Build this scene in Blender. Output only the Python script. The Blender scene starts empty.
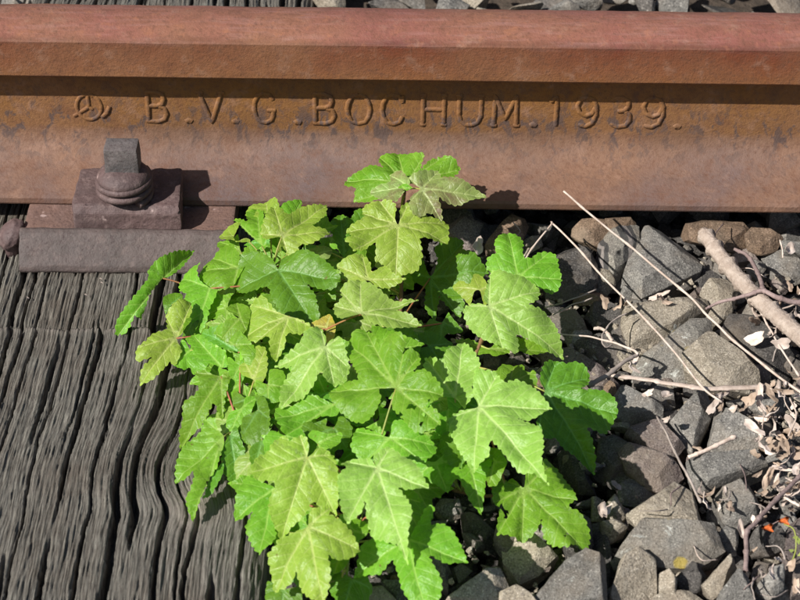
import bpy, bmesh, math, random
import numpy as np
from mathutils import Vector, Matrix, noise
random.seed(7); np.random.seed(7)
SC = bpy.context.scene
R = math.radians

# ------------------------------------------------------------------ camera
FPX = 2000.0; DIST = 1.6; PITCH = R(38.0); ROLL = 0.0119
FWD = np.array([0, math.cos(PITCH), -math.sin(PITCH)])
UP0 = np.array([0, math.sin(PITCH), math.cos(PITCH)]); RT0 = np.array([1.0, 0, 0])
RT = RT0*math.cos(ROLL) + UP0*math.sin(ROLL)
UP = -RT0*math.sin(ROLL) + UP0*math.cos(ROLL)
CAM = -FWD*DIST
cam = bpy.data.cameras.new("camera"); co = bpy.data.objects.new("camera", cam)
SC.collection.objects.link(co); SC.camera = co
cam.sensor_width = 36; cam.lens = 36*FPX/800; cam.clip_start = 0.05; cam.clip_end = 500
cam.dof.use_dof = True; cam.dof.focus_distance = 1.60; cam.dof.aperture_fstop = 16
co.matrix_world = Matrix(((RT[0], UP[0], -FWD[0], CAM[0]), (RT[1], UP[1], -FWD[1], CAM[1]),
                          (RT[2], UP[2], -FWD[2], CAM[2]), (0, 0, 0, 1)))

# ------------------------------------------------------------------ light
SUN = np.array([0.90, 0.67, -1.0]); SUN /= np.linalg.norm(SUN)
elev = math.asin(-SUN[2])
sun = bpy.data.lights.new("sun", 'SUN'); so = bpy.data.objects.new("sun", sun)
SC.collection.objects.link(so); sun.energy = 5.0; sun.angle = R(0.55); sun.color = (1, 0.965, 0.91)
so.rotation_euler = Vector(SUN).to_track_quat('-Z', 'Y').to_euler()
so.location = (-2, -2, 3)
w = bpy.data.worlds.new("World"); SC.world = w; w.use_nodes = True
nt = w.node_tree; bg = nt.nodes['Background']
sk = nt.nodes.new('ShaderNodeTexSky'); sk.sky_type = 'NISHITA'; sk.sun_disc = False
sk.sun_elevation = elev; sk.sun_rotation = math.atan2(-SUN[0], -SUN[1]); sk.dust_density = 1.5
nt.links.new(sk.outputs[0], bg.inputs[0]); bg.inputs[1].default_value = 0.060
SC.view_settings.view_transform = 'Standard'; SC.view_settings.look = 'None'
SC.view_settings.exposure = 0.47; SC.view_settings.gamma = 1; SC.view_settings.use_curve_mapping = False

# ------------------------------------------------------------------ helpers
def ray(px, py):
    d = FWD*FPX + RT*(px-400) + UP*(300-py)
    return d/np.linalg.norm(d)
def pz(px, py, z):            # where the line of sight through a photo pixel meets height z
    d = ray(px, py); return CAM + d*((z-CAM[2])/d[2])
def pyy(px, py, y):
    d = ray(px, py); return CAM + d*((y-CAM[1])/d[1])
def proj(P):
    r = np.asarray(P)-CAM; dp = r@FWD
    return 400+FPX*(r@RT)/dp, 300-FPX*(r@UP)/dp, dp

def link(name, me, mat=None, parent=None, loc=None, **kw):
    o = bpy.data.objects.new(name, me); SC.collection.objects.link(o)
    if mat is not None and me is not None: me.materials.append(mat)
    if parent: o.parent = parent
    if loc is not None: o.location = loc
    for k, v in kw.items(): o[k] = v
    return o
def mesh(vs, fs, smooth=True):
    me = bpy.data.meshes.new("mesh"); me.from_pydata([tuple(map(float, v)) for v in vs], [], fs); me.update()
    if smooth: me.polygons.foreach_set('use_smooth', [True]*len(me.polygons))
    return me
def bm_mesh(bm, sharp=None):
    me = bpy.data.meshes.new("mesh")
    if sharp is not None:
        for f in bm.faces: f.smooth = True
        for e in bm.edges:
            if len(e.link_faces) == 2 and e.calc_face_angle(0) > sharp: e.smooth = False
    bm.to_mesh(me); bm.free(); return me
def thing(name, label, cat, loc=(0, 0, 0), group=None):
    o = bpy.data.objects.new(name, None); SC.collection.objects.link(o); o.location = loc
    o.empty_display_size = .01
    o['label'] = label; o['category'] = cat
    if group: o['group'] = group
    return o
def shift(me, loc):
    me.transform(Matrix.Translation(-Vector(loc))); return me

class N:                       # small node builder
    def __init__(s, name):
        s.m = bpy.data.materials.new(name); s.m.use_nodes = True; s.t = s.m.node_tree
        s.b = s.t.nodes['Principled BSDF']; s.out = s.t.nodes['Material Output']
        s.b.inputs['Specular IOR Level'].default_value = .3
    def n(s, typ, **kw):
        x = s.t.nodes.new('ShaderNode'+typ)
        for k, v in kw.items():
            if k in x.inputs.keys(): 
                if isinstance(v, bpy.types.NodeSocket): s.t.links.new(v, x.inputs[k])
                else: x.inputs[k].default_value = v
            else: setattr(x, k, v)
        return x
    def l(s, a, b): s.t.links.new(a, b)
    def co(s, kind='Object', scale=(1, 1, 1), loc=None):
        tc = s.n('TexCoord'); mp = s.n('Mapping'); s.l(tc.outputs[kind], mp.inputs[0])
        mp.inputs['Scale'].default_value = scale
        if loc is not None: s.l(loc, mp.inputs['Location'])
        return mp.outputs[0]
    def noise(s, v, scale, detail=4, rough=.55, dist=0):
        x = s.n('TexNoise'); s.l(v, x.inputs['Vector']); x.inputs['Scale'].default_value = scale
        x.inputs['Detail'].default_value = detail; x.inputs['Roughness'].default_value = rough
        x.inputs['Distortion'].default_value = dist; return x.outputs[0]
    def ramp(s, f, stops, interp='LINEAR'):
        x = s.n('ValToRGB'); s.l(f, x.inputs[0]); e = x.color_ramp.elements; x.color_ramp.interpolation = interp
        while len(e) < len(stops): e.new(0.5)
        for i, (p, c) in enumerate(stops):
            e[i].position = p; e[i].color = (c if len(c) == 4 else (*c, 1)) if hasattr(c, '__len__') else (c, c, c, 1)
        return x.outputs[0]
    def mix(s, f, a, b, mode='MIX'):
        x = s.n('Mix', data_type='RGBA', blend_type=mode)
        for sock, v in ((x.inputs[0], f), (x.inputs[6], a), (x.inputs[7], b)):
            if isinstance(v, bpy.types.NodeSocket): s.l(v, sock)
            else: sock.default_value = v if not hasattr(v, '__len__') else ((*v, 1) if len(v) == 3 else v)
        return x.outputs[2]
    def math(s, op, a, b=0, c=None):
        x = s.n('Math', operation=op)
        for i, v in enumerate((a, b) if c is None else (a, b, c)):
            if isinstance(v, bpy.types.NodeSocket): s.l(v, x.inputs[i])
            else: x.inputs[i].default_value = v
        return x.outputs[0]
    def bump(s, h, dist, strength=1, normal=None):
        x = s.n('Bump'); s.l(h, x.inputs['Height']); x.inputs['Distance'].default_value = dist
        x.inputs['Strength'].default_value = strength
        if normal: s.l(normal, x.inputs['Normal'])
        return x.outputs[0]

# ------------------------------------------------------------------ materials
def mat_rail():
    s = N('rusty_rail'); v = s.co()
    z = s.n('SeparateXYZ'); s.l(v, z.inputs[0])
    wob = s.math('MULTIPLY', s.math('SUBTRACT', s.noise(v, 22, 4, .6), .5), .007)
    zz = s.math('ADD', z.outputs[2], wob)
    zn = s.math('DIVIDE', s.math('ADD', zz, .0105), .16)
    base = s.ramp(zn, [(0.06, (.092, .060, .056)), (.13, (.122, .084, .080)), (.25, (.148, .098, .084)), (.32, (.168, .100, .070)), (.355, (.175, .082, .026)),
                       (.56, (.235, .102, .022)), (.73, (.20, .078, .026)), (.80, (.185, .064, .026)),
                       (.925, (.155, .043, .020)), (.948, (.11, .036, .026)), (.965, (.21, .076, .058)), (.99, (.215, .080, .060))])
    n1 = s.noise(v, 9, 6, .6); n2 = s.noise(v, 55, 6, .65); n3 = s.noise(v, 260, 3, .6)
    c = s.mix(s.ramp(n1, [(.35, 0), (.65, 1)]), base, s.mix(.6, base, (.23, .115, .058), 'MIX'))
    c = s.mix(s.ramp(n2, [(.3, .55), (.48, 0)]), c, (.12, .05, .028))
    c = s.mix(s.ramp(n2, [(.56, 0), (.74, .6)]), c, (.29, .17, .12))
    c = s.mix(s.ramp(n3, [(.3, .55), (.5, 0)]), c, (.11, .05, .03))
    # dark blotches where the web runs into the foot and dull grey film lower down
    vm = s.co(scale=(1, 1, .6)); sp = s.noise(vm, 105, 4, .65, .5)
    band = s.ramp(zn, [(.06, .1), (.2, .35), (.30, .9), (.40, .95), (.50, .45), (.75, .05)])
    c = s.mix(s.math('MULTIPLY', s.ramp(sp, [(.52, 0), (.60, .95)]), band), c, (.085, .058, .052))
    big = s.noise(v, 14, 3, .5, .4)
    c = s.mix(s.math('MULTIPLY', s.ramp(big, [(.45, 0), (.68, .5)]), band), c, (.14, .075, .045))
    # worn pale streaks on the running surface
    st = s.noise(s.co(scale=(5, 40, 40)), 4, 5, .7); top = s.ramp(zn, [(.9, 0), (.96, 1)])
    c = s.mix(s.math('MULTIPLY', s.ramp(st, [(.5, 0), (.75, .38)]), top), c, (.34, .19, .17))
    c = s.mix(s.math('MULTIPLY', s.ramp(s.noise(v, 120, 3), [(.58, 0), (.72, .35)]), top), c, (.33, .135, .065))
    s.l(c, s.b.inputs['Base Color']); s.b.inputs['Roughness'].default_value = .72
    h = s.bump(s.noise(v, 430, 4, .65), .0006, .8)
    h = s.bump(s.noise(v, 900, 3, .6), .0003, .8, h)
    h = s.bump(s.noise(v, 110, 4, .6), .0011, .6, h)
    s.l(h, s.b.inputs['Normal']); return s.m
def mat_iron(name, c1, c2, c3, speck=.7):
    s = N(name); v = s.co()
    c = s.mix(s.ramp(s.noise(v, 28, 5, .65), [(.35, 0), (.62, 1)]), c1, c2)
    c = s.mix(s.ramp(s.noise(v, 150, 4, .6), [(.52, 0), (.7, .65)]), c, c3)
    c = s.mix(s.ramp(s.noise(v, 400, 3, .6), [(.32, .6), (.46, 0)]), c, (.05, .03, .03))
    c = s.mix(s.ramp(s.noise(v, 75, 2, .5), [(.70, 0), (.74, speck)]), c, (.40, .30, .28))
    s.l(c, s.b.inputs['Base Color']); s.b.inputs['Roughness'].default_value = .62
    h = s.bump(s.noise(v, 380, 4, .65), .0007, .9); h = s.bump(s.noise(v, 90, 4, .6), .0018, .6, h)
    s.l(h, s.b.inputs['Normal']); return s.m
def mat_wood():
    s = N('weathered_wood')
    uv = s.n('UVMap', uv_map='grain'); mp = s.n('Mapping'); s.l(uv.outputs[0], mp.inputs[0]); mp.inputs['Scale'].default_value = (1, .035, 1)
    g = mp.outputs[0]; v = s.co()
    f1 = s.noise(g, 900, 5, .7); f2 = s.noise(g, 230, 5, .65); f3 = s.noise(g, 2200, 2, .6)
    big = s.noise(v, 16, 4, .6)
    c = s.mix(s.ramp(f2, [(.3, 0), (.7, 1)]), (.066, .060, .050), (.150, .138, .116))
    c = s.mix(s.ramp(f1, [(.42, 0), (.62, .85)]), c, (.25, .235, .20))
    c = s.mix(s.ramp(f3, [(.36, .8), (.52, 0)]), c, (.035, .028, .024))
    c = s.mix(s.ramp(big, [(.4, 0), (.68, .5)]), c, (.085, .062, .045))
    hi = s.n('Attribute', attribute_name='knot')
    c = s.mix(s.math('MULTIPLY', hi.outputs['Fac'], .55), c, (.26, .22, .19))  # paler knot wood, plus the step's sunlit rim painted into the colour
    s.l(c, s.b.inputs['Base Color']); s.b.inputs['Roughness'].default_value = .8
    h = s.bump(f1, .0018, .9); h = s.bump(f2, .003, .7, h); h = s.bump(s.noise(v, 300, 3), .0006, .5, h)
    s.l(h, s.b.inputs['Normal']); return s.m
def mat_stone(name, c1, c2, c3, lich=.75, vein=0, moss=0):
    s = N(name); oi = s.n('ObjectInfo')
    off = s.n('CombineXYZ'); 
    for i in range(3): s.l(s.math('MULTIPLY', oi.outputs['Random'], 31.+i*17), off.inputs[i])
    v = s.co(loc=off.outputs[0])
    n1 = s.noise(v, 38, 6, .65, .4); n2 = s.noise(v, 170, 5, .7); n3 = s.noise(v, 750, 3, .7)
    c = s.mix(s.ramp(n1, [(.36, 0), (.62, 1)]), c1, c2)
    c = s.mix(s.ramp(n2, [(.50, 0), (.72, .75)]), c, c3)
    c = s.mix(s.ramp(n3, [(.34, .75), (.48, 0)]), c, tuple(x*.3 for x in c1))
    c = s.mix(s.ramp(n3, [(.58, 0), (.68, .6)]), c, tuple(min(1, x*1.9) for x in c3))
    # brown dust
    c = s.mix(s.ramp(s.noise(v, 22, 4, .6), [(.48, 0), (.7, .5)]), c, (.21, .165, .12))
    c = s.mix(s.ramp(s.noise(v, 60, 4, .7, .8), [(lich-.06, 0), (lich, .8)]), c, (.46, .47, .43))
    if moss: c = s.mix(s.ramp(s.noise(v, 48, 2, .5), [(.66, 0), (.71, .7)]), c, (.36, .27, .03))
    if vein:
        wv = s.n('TexWave', wave_type='BANDS', bands_direction='X'); s.l(v, wv.inputs[0]); wv.inputs['Scale'].default_value = 14
        wv.inputs['Distortion'].default_value = 5; wv.inputs['Detail'].default_value = 4
        c = s.mix(s.ramp(wv.outputs[0], [(.5, 0), (.56, .85)]), c, (.028, .028, .03))
        c = s.mix(s.ramp(wv.outputs[0], [(.93, 0), (.98, .8)]), c, (.25, .22, .20))
    hv = s.n('HueSaturation'); s.l(c, hv.inputs['Color'])
    s.l(s.math('MULTIPLY_ADD', oi.outputs['Random'], .5, .78), hv.inputs['Value']); 
    s.l(hv.outputs[0], s.b.inputs['Base Color']); s.b.inputs['Roughness'].default_value = .85
    h = s.bump(n3, .0006, .8); h = s.bump(n2, .0022, .9, h); h = s.bump(s.noise(v, 60, 4, .6), .004, .5, h)
    s.l(h, s.b.inputs['Normal']); return s.m
def mat_leaf(name, ca, cb, vein, red=0, trans=.34, rough=.44):
    s = N(name); oi = s.n('ObjectInfo'); off = s.n('CombineXYZ')
    for i in range(3): s.l(s.math('MULTIPLY', oi.outputs['Random'], 23.+i*11), off.inputs[i])
    v = s.co(loc=off.outputs[0])
    n = s.noise(v, 32, 4, .6); c = s.mix(s.ramp(n, [(.3, 0), (.7, 1)]), ca, cb)
    c = s.mix(s.ramp(s.noise(v, 420, 3, .6), [(.4, .35), (.6, 0)]), c, tuple(x*.72 for x in ca))
    if red: c = s.mix(s.ramp(s.noise(v, 30, 4, .65, .4), [(.62-red*.4, 0), (.8-red*.3, .85)]), c, (.17, .085, .06))
    ap = s.n('Attribute', attribute_name='edge')
    c = s.mix(s.ramp(ap.outputs['Fac'], [(.965, 0), (1, .5)]), c, tuple(min(1, x*1.4) for x in cb))
    d1 = s.n('Attribute', attribute_name='dmain'); vt = s.n('Attribute', attribute_name='vt'); vs_ = s.n('Attribute', attribute_name='vs')
    wv = s.math('ADD', vt.outputs['Fac'], s.math('MULTIPLY', s.math('SUBTRACT', s.noise(v, 90, 2, .5), .5), .35))
    pp = s.math('PINGPONG', wv, .5)                      # 0 on a side vein, .5 half way to the next
    fade = s.ramp(vs_.outputs['Fac'], [(.0, 1), (.75, .8), (1, .25)])
    side = s.math('MULTIPLY', s.ramp(pp, [(0, 1), (.045, .75), (.10, 0)]), fade)
    vor = s.n('TexVoronoi', feature='DISTANCE_TO_EDGE'); s.l(v, vor.inputs['Vector']); vor.inputs['Scale'].default_value = 260
    net = s.ramp(vor.outputs[0], [(0, 1), (.09, 0)])
    c = s.mix(s.math('MULTIPLY', net, .16), c, vein)
    c = s.mix(s.math('MULTIPLY', side, .42), c, vein)
    c = s.mix(s.ramp(d1.outputs['Fac'], [(0, .9), (.06, .8), (.14, 0)]), c, vein)
    # small brown flecks
    c = s.mix(s.ramp(s.noise(v, 230, 1, .4), [(.79, 0), (.81, .7)]), c, (.16, .10, .03))
    hv = s.n('HueSaturation'); s.l(c, hv.inputs['Color'])
    s.l(s.math('MULTIPLY_ADD', oi.outputs['Random'], .3, .86), hv.inputs['Value'])
    s.l(s.math('MULTIPLY_ADD', oi.outputs['Random'], .022, .488), hv.inputs['Hue'])
    c = hv.outputs[0]
    s.l(c, s.b.inputs['Base Color']); s.b.inputs['Roughness'].default_value = rough
    s.b.inputs['Specular IOR Level'].default_value = .4
    h = s.bump(s.ramp(vor.outputs[0], [(0, 0), (.2, 1)]), .00022, .5)
    h = s.bump(s.noise(v, 120, 3, .5), .0012, .4, h)
    h = s.bump(s.ramp(pp, [(0, 0), (.10, .5), (.5, 1)]), .0009, .42, h)
    h = s.bump(s.ramp(d1.outputs['Fac'], [(0, 0), (.12, 1)]), .0006, .5, h)
    s.l(h, s.b.inputs['Normal'])
    tr = s.n('BsdfTranslucent'); tc = s.mix(1, c, (1.0, 1.0, .45), 'MULTIPLY'); s.l(tc, tr.inputs[0]); s.l(h, tr.inputs['Normal'])
    mx = s.n('MixShader'); mx.inputs[0].default_value = trans
    s.l(s.b.outputs[0], mx.inputs[1]); s.l(tr.outputs[0], mx.inputs[2]); s.l(mx.outputs[0], s.out.inputs[0]); return s.m
def mat_plain(name, c1, c2, scale=90, rough=.7, stretch=(1, 1, 1), bump=.0005):
    s = N(name); oi = s.n('ObjectInfo'); v = s.co(scale=stretch)
    c = s.mix(s.ramp(s.noise(v, scale, 5, .65), [(.35, 0), (.65, 1)]), c1, c2)
    hv = s.n('HueSaturation'); s.l(c, hv.inputs['Color']); s.l(s.math('MULTIPLY_ADD', oi.outputs['Random'], .5, .75), hv.inputs['Value'])
    s.l(hv.outputs[0], s.b.inputs['Base Color']); s.b.inputs['Roughness'].default_value = rough
    s.l(s.bump(s.noise(v, scale*3, 4, .6), bump, .8), s.b.inputs['Normal']); return s.m

M_RAIL = mat_rail(); M_WOOD = mat_wood()
M_PLATE = mat_iron('rusty_plate', (.12, .078, .068), (.165, .10, .080), (.22, .14, .12))
M_CLAMP = mat_iron('rusty_clamp', (.082, .056, .054), (.118, .076, .072), (.19, .135, .125))
M_RIB = mat_iron('dull_iron', (.070, .056, .052), (.098, .074, .068), (.135, .10, .09), 0)
M_BOLT = mat_iron('bolt_iron', (.085, .078, .078), (.125, .105, .10), (.18, .155, .15))
ST = {'g': mat_stone('grey_stone', (.112, .106, .096), (.182, .172, .155), (.285, .268, .24)),
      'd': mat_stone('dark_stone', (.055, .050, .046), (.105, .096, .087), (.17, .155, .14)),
      't': mat_stone('tan_stone', (.20, .172, .13), (.29, .25, .195), (.38, .34, .28), .72),
      'p': mat_stone('pink_stone', (.135, .105, .095), (.185, .150, .135), (.27, .235, .21)),
      'o': mat_stone('rust_stone', (.10, .068, .045), (.165, .11, .072), (.22, .155, .11)),
      'v': mat_stone('banded_stone', (.16, .15, .13), (.22, .20, .17), (.26, .24, .20), .75, 1),
      'y': mat_stone('lichen_stone', (.135, .127, .11), (.19, .178, .155), (.26, .24, .21), .68, 0, 1)}
M_SOIL = mat_plain('dark_soil', (.035, .027, .02), (.08, .06, .045), 60, .95, bump=.004)
V = (.42, .55, .14)
LF = {'p': mat_leaf('pale_leaf', (.25, .44, .06), (.34, .53, .10), (.48, .62, .21), 0, .40),
      'k': mat_leaf('yellowish_leaf', (.26, .43, .042), (.35, .50, .065), (.48, .58, .16), 0, .40),
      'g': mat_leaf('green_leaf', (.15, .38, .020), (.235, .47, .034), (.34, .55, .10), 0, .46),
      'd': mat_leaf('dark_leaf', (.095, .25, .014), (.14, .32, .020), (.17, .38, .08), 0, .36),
      'r': mat_leaf('reddish_leaf', (.22, .31, .08), (.26, .38, .09), (.36, .45, .16), .5, .25),
      'o': mat_leaf('withered_leaf', (.46, .30, .03), (.40, .42, .05), (.42, .42, .12), .3, .3)}
M_PET = mat_plain('leaf_stalk_red', (.34, .09, .06), (.26, .16, .05), 60, .45)
M_PETG = mat_plain('leaf_stalk_green', (.22, .30, .06), (.30, .26, .07), 60, .45)
M_STEM = mat_plain('brown_stem', (.15, .075, .04), (.20, .12, .06), 90, .6)
M_STRAW = mat_plain('dry_straw', (.40, .31, .25), (.60, .50, .43), 120, .6, (1, 1, 1))
M_STRAWD = mat_plain('grey_straw', (.24, .20, .175), (.38, .32, .28), 120, .65)
M_STICK = mat_plain('bare_stick', (.36, .28, .225), (.52, .43, .36), 130, .75, bump=.002)
M_TWIG = mat_plain('purple_twig', (.17, .12, .11), (.27, .20, .185), 150, .7, bump=.001)
M_DRY = mat_plain('dry_leaf_pale', (.40, .31, .25), (.62, .53, .47), 80, .7)
M_DRYB = mat_plain('dry_leaf_brown', (.24, .17, .12), (.40, .31, .24), 80, .75)
M_ORANGE = mat_plain('orange_petal', (.75, .16, .03), (.85, .28, .08), 80, .5)

# ------------------------------------------------------------------ ground
vs = [(-150, -150, -.075), (150, -150, -.075), (150, 150, -.075), (-150, 150, -.075)]
link('ground', mesh(vs, [(0, 1, 2, 3)], False), M_SOIL, kind='structure')

# ------------------------------------------------------------------ rail
def arc(cy, cz, r, a0, a1, n=6):
    return [(cy+r*math.cos(R(a0+(a1-a0)*i/n)), cz+r*math.sin(R(a0+(a1-a0)*i/n))) for i in range(n+1)]
HF, HB = .1405, .2005
prof = [(.1120, .0105), (.1113, .012), (.1115, .0165), (.1128, .0186)]
prof += [(.125, .0220), (.1375, .0258)]
prof += [(.1375+.0255*math.sin(R(a)), .0258+.0035*math.sin(R(a))+ .022*(1-math.cos(R(a)))) for a in (15, 30, 45, 60, 75, 90)]
prof += [(.1632, .060), (.1634, .078), (.1632, .096), (.162, .104), (.158, .1095), (.150, .1135), (HF+.004, .1165)]
prof += [(HF+.001, .1175), (HF, .119), (HF-.0002, .135), (HF-.0003, .1506)] + [(HF+.0008, .1519), (HF+.010, .1554), (HF+.018, .1580)]
top = [(.1705, .1592)]
half = prof
CYR = .1705
full = half + top + [(2*CYR-y, z) for y, z in reversed(half)]
xs = np.concatenate([np.linspace(-2.4, -.4, 9)[:-1], np.linspace(-.4, .4, 220), np.linspace(.4, 2.4, 9)[1:]])
vs = []; fs = []; n = len(full)
for x in xs:
    for (y, z) in full:
        j = noise.noise(Vector((x*22, y*60, z*60)))*.0005 + noise.noise(Vector((x*90, y*140, z*140)))*.00022
        vs.append((x, y+j*(-1 if y < CYR else 1), z+j*(1 if z > .11 else .4)))
for i in range(len(xs)-1):
    for k in range(n):
        a = i*n+k; b = i*n+(k+1) % n; fs.append((a, a+n, b+n, b))
fs.append(tuple(range(n))[::-1]); fs.append(tuple((len(xs)-1)*n+k for k in range(n)))
me = mesh(vs, fs)
bm = bmesh.new(); bm.from_mesh(me); bmesh.ops.recalc_face_normals(bm, faces=bm.faces); me = bm_mesh(bm, R(23))
rail = thing('rail', 'rusty steel rail with raised maker lettering on its web, lying across the wooden sleeper', 'rail', (0, CYR, .0105))
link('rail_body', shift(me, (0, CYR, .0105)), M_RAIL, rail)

LET = {
 'B': [[(0, 0), (0, 1)], [(-.12, 1), (.5, 1), (.78, .93), (.85, .77), (.76, .6), (.5, .53), (0, .53)], [(.5, .53), (.85, .45), (.97, .27), (.85, .08), (.55, 0), (-.12, 0)]],
 'V': [[(-.02, 1), (.5, 0), (1.0, 1)], [(-.15, 1), (.18, 1)], [(.82, 1), (1.15, 1)]],
 'G': [[(.95, .78), (.8, .95), (.5, 1), (.2, .92), (.03, .7), (0, .45), (.08, .2), (.3, .03), (.6, 0), (.85, .1), (.95, .25), (.95, .42)], [(.65, .42), (1.08, .42)]],
 'O': [[(.5, 1), (.2, .92), (.05, .7), (0, .5), (.05, .28), (.2, .07), (.5, 0), (.8, .07), (.95, .28), (1, .5), (.95, .7), (.8, .92), (.5, 1)]],
 'C': [[(.97, .75), (.82, .94), (.5, 1), (.2, .92), (.04, .7), (0, .48), (.06, .25), (.25, .05), (.55, 0), (.85, .08), (.98, .27)], [(.97, .75), (.97, .98)]],
 'H': [[(0, 0), (0, 1)], [(1, 0), (1, 1)], [(0, .52), (1, .52)], [(-.14, 0), (.14, 0)], [(.86, 0), (1.14, 0)], [(-.14, 1), (.14, 1)], [(.86, 1), (1.14, 1)]],
 'U': [[(0, 1), (0, .35), (.08, .13), (.3, .01), (.6, 0), (.85, .08), (1, .3), (1, 1)], [(-.14, 1), (.14, 1)], [(.86, 1), (1.14, 1)]],
 'M': [[(0, 0), (.04, 1), (.5, .22), (.96, 1), (1, 0)], [(-.14, 0), (.14, 0)], [(.86, 0), (1.14, 0)]],
 '1': [[(.0, .82), (.5, 1), (.5, 0)]],
 '9': [[(.93, .66), (.8, .45), (.5, .36), (.18, .47), (.05, .7), (.18, .93), (.5, 1), (.8, .93), (.95, .72), (.97, .4), (.82, .12), (.5, 0), (.15, .06)]],
 '3': [[(.1, .88), (.3, .99), (.6, 1), (.85, .9), (.88, .7), (.7, .56), (.4, .53)], [(.7, .56), (.95, .42), (.98, .22), (.8, .04), (.45, 0), (.1, .1)]],
 '.': [[(.2, .0), (.5, .05), (.8, .0)]],
}
def stroke(bm, pts, r, h, yf):          # raised half-round bead following pts (x, z) on the web face
    P = []
    for i in range(len(pts)-1):
        a = np.array(pts[i]); b = np.array(pts[i+1]); m = max(1, int(np.linalg.norm(b-a)/.0015))
        for k in range(m): P.append(a+(b-a)*k/m)
    P.append(np.array(pts[-1])); rings = []
    for i, p in enumerate(P):
        t = P[min(i+1, len(P)-1)]-P[max(i-1, 0)]; t = t/(np.linalg.norm(t)+1e-9); nn = np.array([-t[1], t[0]])
        e = min(i, len(P)-1-i); sc = (.85, 1, 1)[min(e, 2)]*(1+.12*noise.noise(Vector((p[0]*400, p[1]*400, 0))))
        hh = h*(1+.2*noise.noise(Vector((p[0]*250, 5, p[1]*250))))*(.85 if e == 0 else 1)
        rings.append([bm.verts.new((p[0]+nn[0]*r*sc*c, yf+.0004-hh*q, p[1]+nn[1]*r*sc*c)) for c, q in ((-1.12, 0), (-.86, .92), (0, 1), (.86, .92), (1.12, 0))])
    for a, b in zip(rings, rings[1:]):
        for k in range(4): bm.faces.new((a[k], a[k+1], b[k+1], b[k]))
    bm.faces.new(rings[0]); bm.faces.new(rings[-1][::-1])
YW = .1634; ZB = .0612; LH = .0290
def letter(ch, x0, x1):
    bm = bmesh.new(); wx = (pyy(x0, 108, YW)[0], pyy(x1, 108, YW)[0])
    for pl in LET[ch]:
        stroke(bm, [(wx[0]+(wx[1]-wx[0])*a, ZB+LH*b) for a, b in pl], .0019 if ch != '.' else .0026, .0016, YW)
    bmesh.ops.recalc_face_normals(bm, faces=bm.faces)
    me = bm_mesh(bm, R(70)); link('raised_letter' if ch != '.' else 'raised_dot', shift(me, (0, CYR, .0105)), M_RAIL, rail)
for ch, a, b in [('B', 148, 167), ('.', 183, 193), ('V', 200, 222), ('.', 230, 240), ('G', 254, 274), ('.', 292, 302), ('B', 315, 335),
                 ('O', 347, 370), ('C', 382, 403), ('H', 423, 444), ('U', 459, 481), ('M', 494, 517), ('.', 529, 539), ('1', 550, 563),
                 ('9', 576, 597), ('3', 609, 631), ('9', 642, 664), ('.', 674, 684)]: letter(ch, a, b)
bm = bmesh.new(); c = pyy(89, 108, YW); cx, cz = c[0], ZB+.0135
stroke(bm, [(cx+.0105*math.cos(R(a)), cz+.0125*math.sin(R(a))) for a in range(60, 421, 24)], .0017, .0014, YW)
for a, ln in ((92, .0125), (215, .0165), (-38, .004)):
    stroke(bm, [(cx, cz), (cx+ln*math.cos(R(a)), cz+ln*math.sin(R(a)))], .0017, .0014, YW)
stroke(bm, [(cx+.010, cz-.010), (cx+.0145, cz-.006), (cx+.0175, cz+.001)], .0019, .0018, YW)
bmesh.ops.recalc_face_normals(bm, faces=bm.faces)
link('raised_emblem', shift(bm_mesh(bm, R(70)), (0, CYR, .0105)), M_RAIL, rail, label='round three-spoked maker mark cast left of the lettering')

# ------------------------------------------------------------------ sleeper
SX0, SX1 = -.375, -.091; YSTEP = -.0395; SEAT = -.012
ya = np.concatenate([np.arange(-.62, -.38, .006), np.arange(-.38, .115, .0014), np.arange(.115, .44, .012), np.arange(.44, .62, .003), np.arange(.62, 1.2, .02)])
xa = np.linspace(SX0, SX1, 480); X, Y = np.meshgrid(xa, ya)
K = pz(196, 510, 0)
def fn1(seed, n=512):
    r = np.random.RandomState(seed).rand(n)
    def f(u):
        i = np.floor(u).astype(int); t = u-i; t = t*t*(3-2*t); return r[i % n]*(1-t)+r[(i+1) % n]*t
    return f
def fn2(seed, n=128):
    r = np.random.RandomState(seed).rand(n, n)
    def f(u, v):
        i = np.floor(u).astype(int); j = np.floor(v).astype(int); a = u-i; b = v-j; a = a*a*(3-2*a); b = b*b*(3-2*b)
        return (r[i % n, j % n]*(1-a)+r[(i+1) % n, j % n]*a)*(1-b)+(r[i % n, (j+1) % n]*(1-a)+r[(i+1) % n, (j+1) % n]*a)*b
    return f
# grain coordinate: lines lean a little and swing round a knot
lean = .012*(Y+.04)
g_y = (Y-K[1]-.003)
wgt = np.exp(-((X-K[0])/.062)**2)
swing = wgt*(.0110*np.exp(-((g_y-.044)/.036)**2) - .004*np.exp(-((g_y+.004)/.016)**2))*(.25+.75/(1+np.exp((X-K[0]-.014)/.010)))
swing += .0035*np.exp(-((X-K[0]+.07)/.08)**2)*np.exp(-((g_y-.05)/.05)**2)
wob = (fn2(3)(X*12+20, Y*7+20)-.5)*.008 + (fn2(4)(X*45+20, Y*20+20)-.5)*.0018 + (fn2(5)(X*130+20, Y*70+20)-.5)*.0006
U = X - lean + swing + wob
U = U + np.where(Y > YSTEP, .0045, 0)
rad = np.sqrt(((X-K[0])/.022)**2+((Y-K[1])/.030)**2)
Z = np.zeros_like(X)
# broad ribs, then fine ribs, then hairlines
Z += (fn2(11)(U*75+100, Y*4+30)-.5)*.0020
Z += -np.abs(fn2(12)(U*230+200, Y*14+30)-.5)*.0026
Z += -np.abs(fn2(13)(U*560+300, Y*16+30)-.5)*.0020
Z += (fn2(14)(U*1200+300, Y*60+30)-.5)*.0020
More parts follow.
